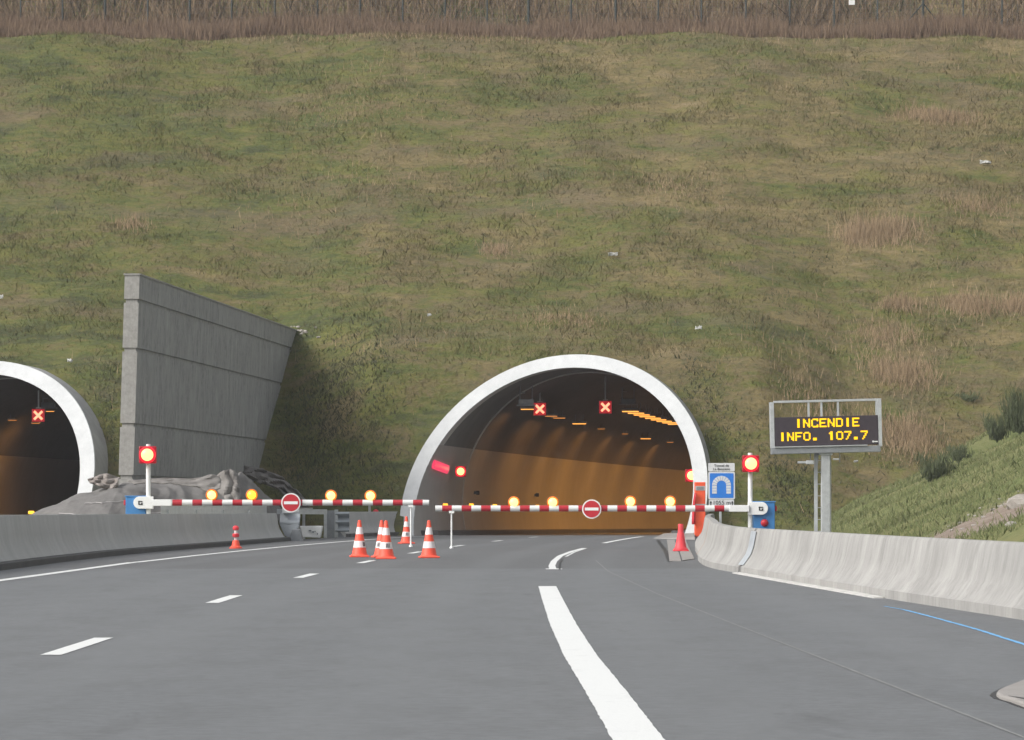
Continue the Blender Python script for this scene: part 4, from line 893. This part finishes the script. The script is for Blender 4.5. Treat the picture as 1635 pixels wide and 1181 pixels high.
bush(1628,690,ez,95,140,1.6,1.2,1300,'tallest dark broom bush at the right picture edge')
bush(1548,640,hz,120,150,.4,1.1,300,'low dark bush on the hillside above the bank')

# litter and stones
def litter(px,py,label,w_,h_,surf=hz,seed=0,y0=112,y1=200):
    q=onhill(px,py,surf,y0,y1)+Vector((0,-.15,.12)); m=MB(); rows=[]
    for i in range(7):
        rows.append([q+Vector(((i/6-.5)*w_,-.1*abs(mnoise.noise(Vector((i*.9,j*.9,seed)))),(j/3-.5)*h_))+mnoise.noise_vector(Vector((i*.8,j*.8,seed)))*h_*.5 for j in range(4)])
    m.grid(rows); o=m.build('litter',M['paper'],smooth=30,origin=q); tag(o,label,'litter','white litter on the hillside'); o.modifiers.new('thick','SOLIDIFY').thickness=.02
litter(978,411,'white crumpled litter in mid hillside above the right tunnel',.42,.12,seed=1)
litter(1573,264,'pale ragged litter high on the right of the hillside',.5,.15,seed=2.4)
litter(1115,528,'small white scrap above the right shoulder of the portal',.26,.10,seed=3.1)
litter(1,479,'small white scrap at the left picture edge',.26,.16,seed=4.7)
litter(113,581,'small white scrap just above the left portal',.20,.10,seed=5.2)
litter(1366,742,'small white scrap just right of the message sign post',.16,.08,seed=6.9)
litter(686,508,'small pale scrap on the grass left of the portal crown',.16,.08,seed=8.3)
def stone(name,q,s,label,group,cat_='stone'):
    bm=bmesh.new(); bmesh.ops.create_icosphere(bm,subdivisions=2,radius=1)
    for v in bm.verts: v.co=Vector((v.co.x*s*1.3,v.co.y*s,v.co.z*s*.65))*(1+.35*mnoise.noise(v.co*1.3+Vector(q)))
    me=bpy.data.meshes.new(name); bm.to_mesh(me); bm.free(); me.materials.append(M['stone']); o=bpy.data.objects.new(name,me); COL.objects.link(o); o.location=q; tag(o,label,cat_,group)
for i in range(26):
    px=random.uniform(1505,1630); py=858-(px-1495)*.50+random.uniform(-12,14)
    q=onhill(px,py,ez,70,110); stone('stone',q,random.uniform(.025,.065),'small pale stone on the bare earth strip of the right bank','pale stones on the earth strip')
q=onhill(1617,838,ez,60,110); stone('stone',q,.14,'single rounded white stone in the grass below the earth strip',None)
q=onhill(1629,807,ez,60,110); stone('stone',q+Vector((.15,0,.03)),.36,'large flat pale slab of rock at the right picture edge',None)
for i in range(16):
    px=random.gauss(482,12); py=525+random.gauss(4,4); q=onhill(px,py); stone('stone',q,random.uniform(.04,.10),'small pale stone in the heap where the wing wall meets the hill','pale stones behind the wing wall')

# ------------------------------------------------------------------ damp air
t=bpy.data.materials.new('damp_air'); t.use_nodes=True; n_=t.node_tree.nodes; n_.remove(n_['Principled BSDF']); v_=n_.new('ShaderNodeVolumePrincipled')
v_.inputs['Color'].default_value=(.93,.95,1,1); v_.inputs['Density'].default_value=.00030; v_.inputs['Anisotropy'].default_value=0
t.node_tree.links.new(v_.outputs[0],n_['Material Output'].inputs['Volume'])
m=MB(); m.box((0,5,41),(680,680,98)); o=m.build('haze',t); tag(o,kind='stuff')
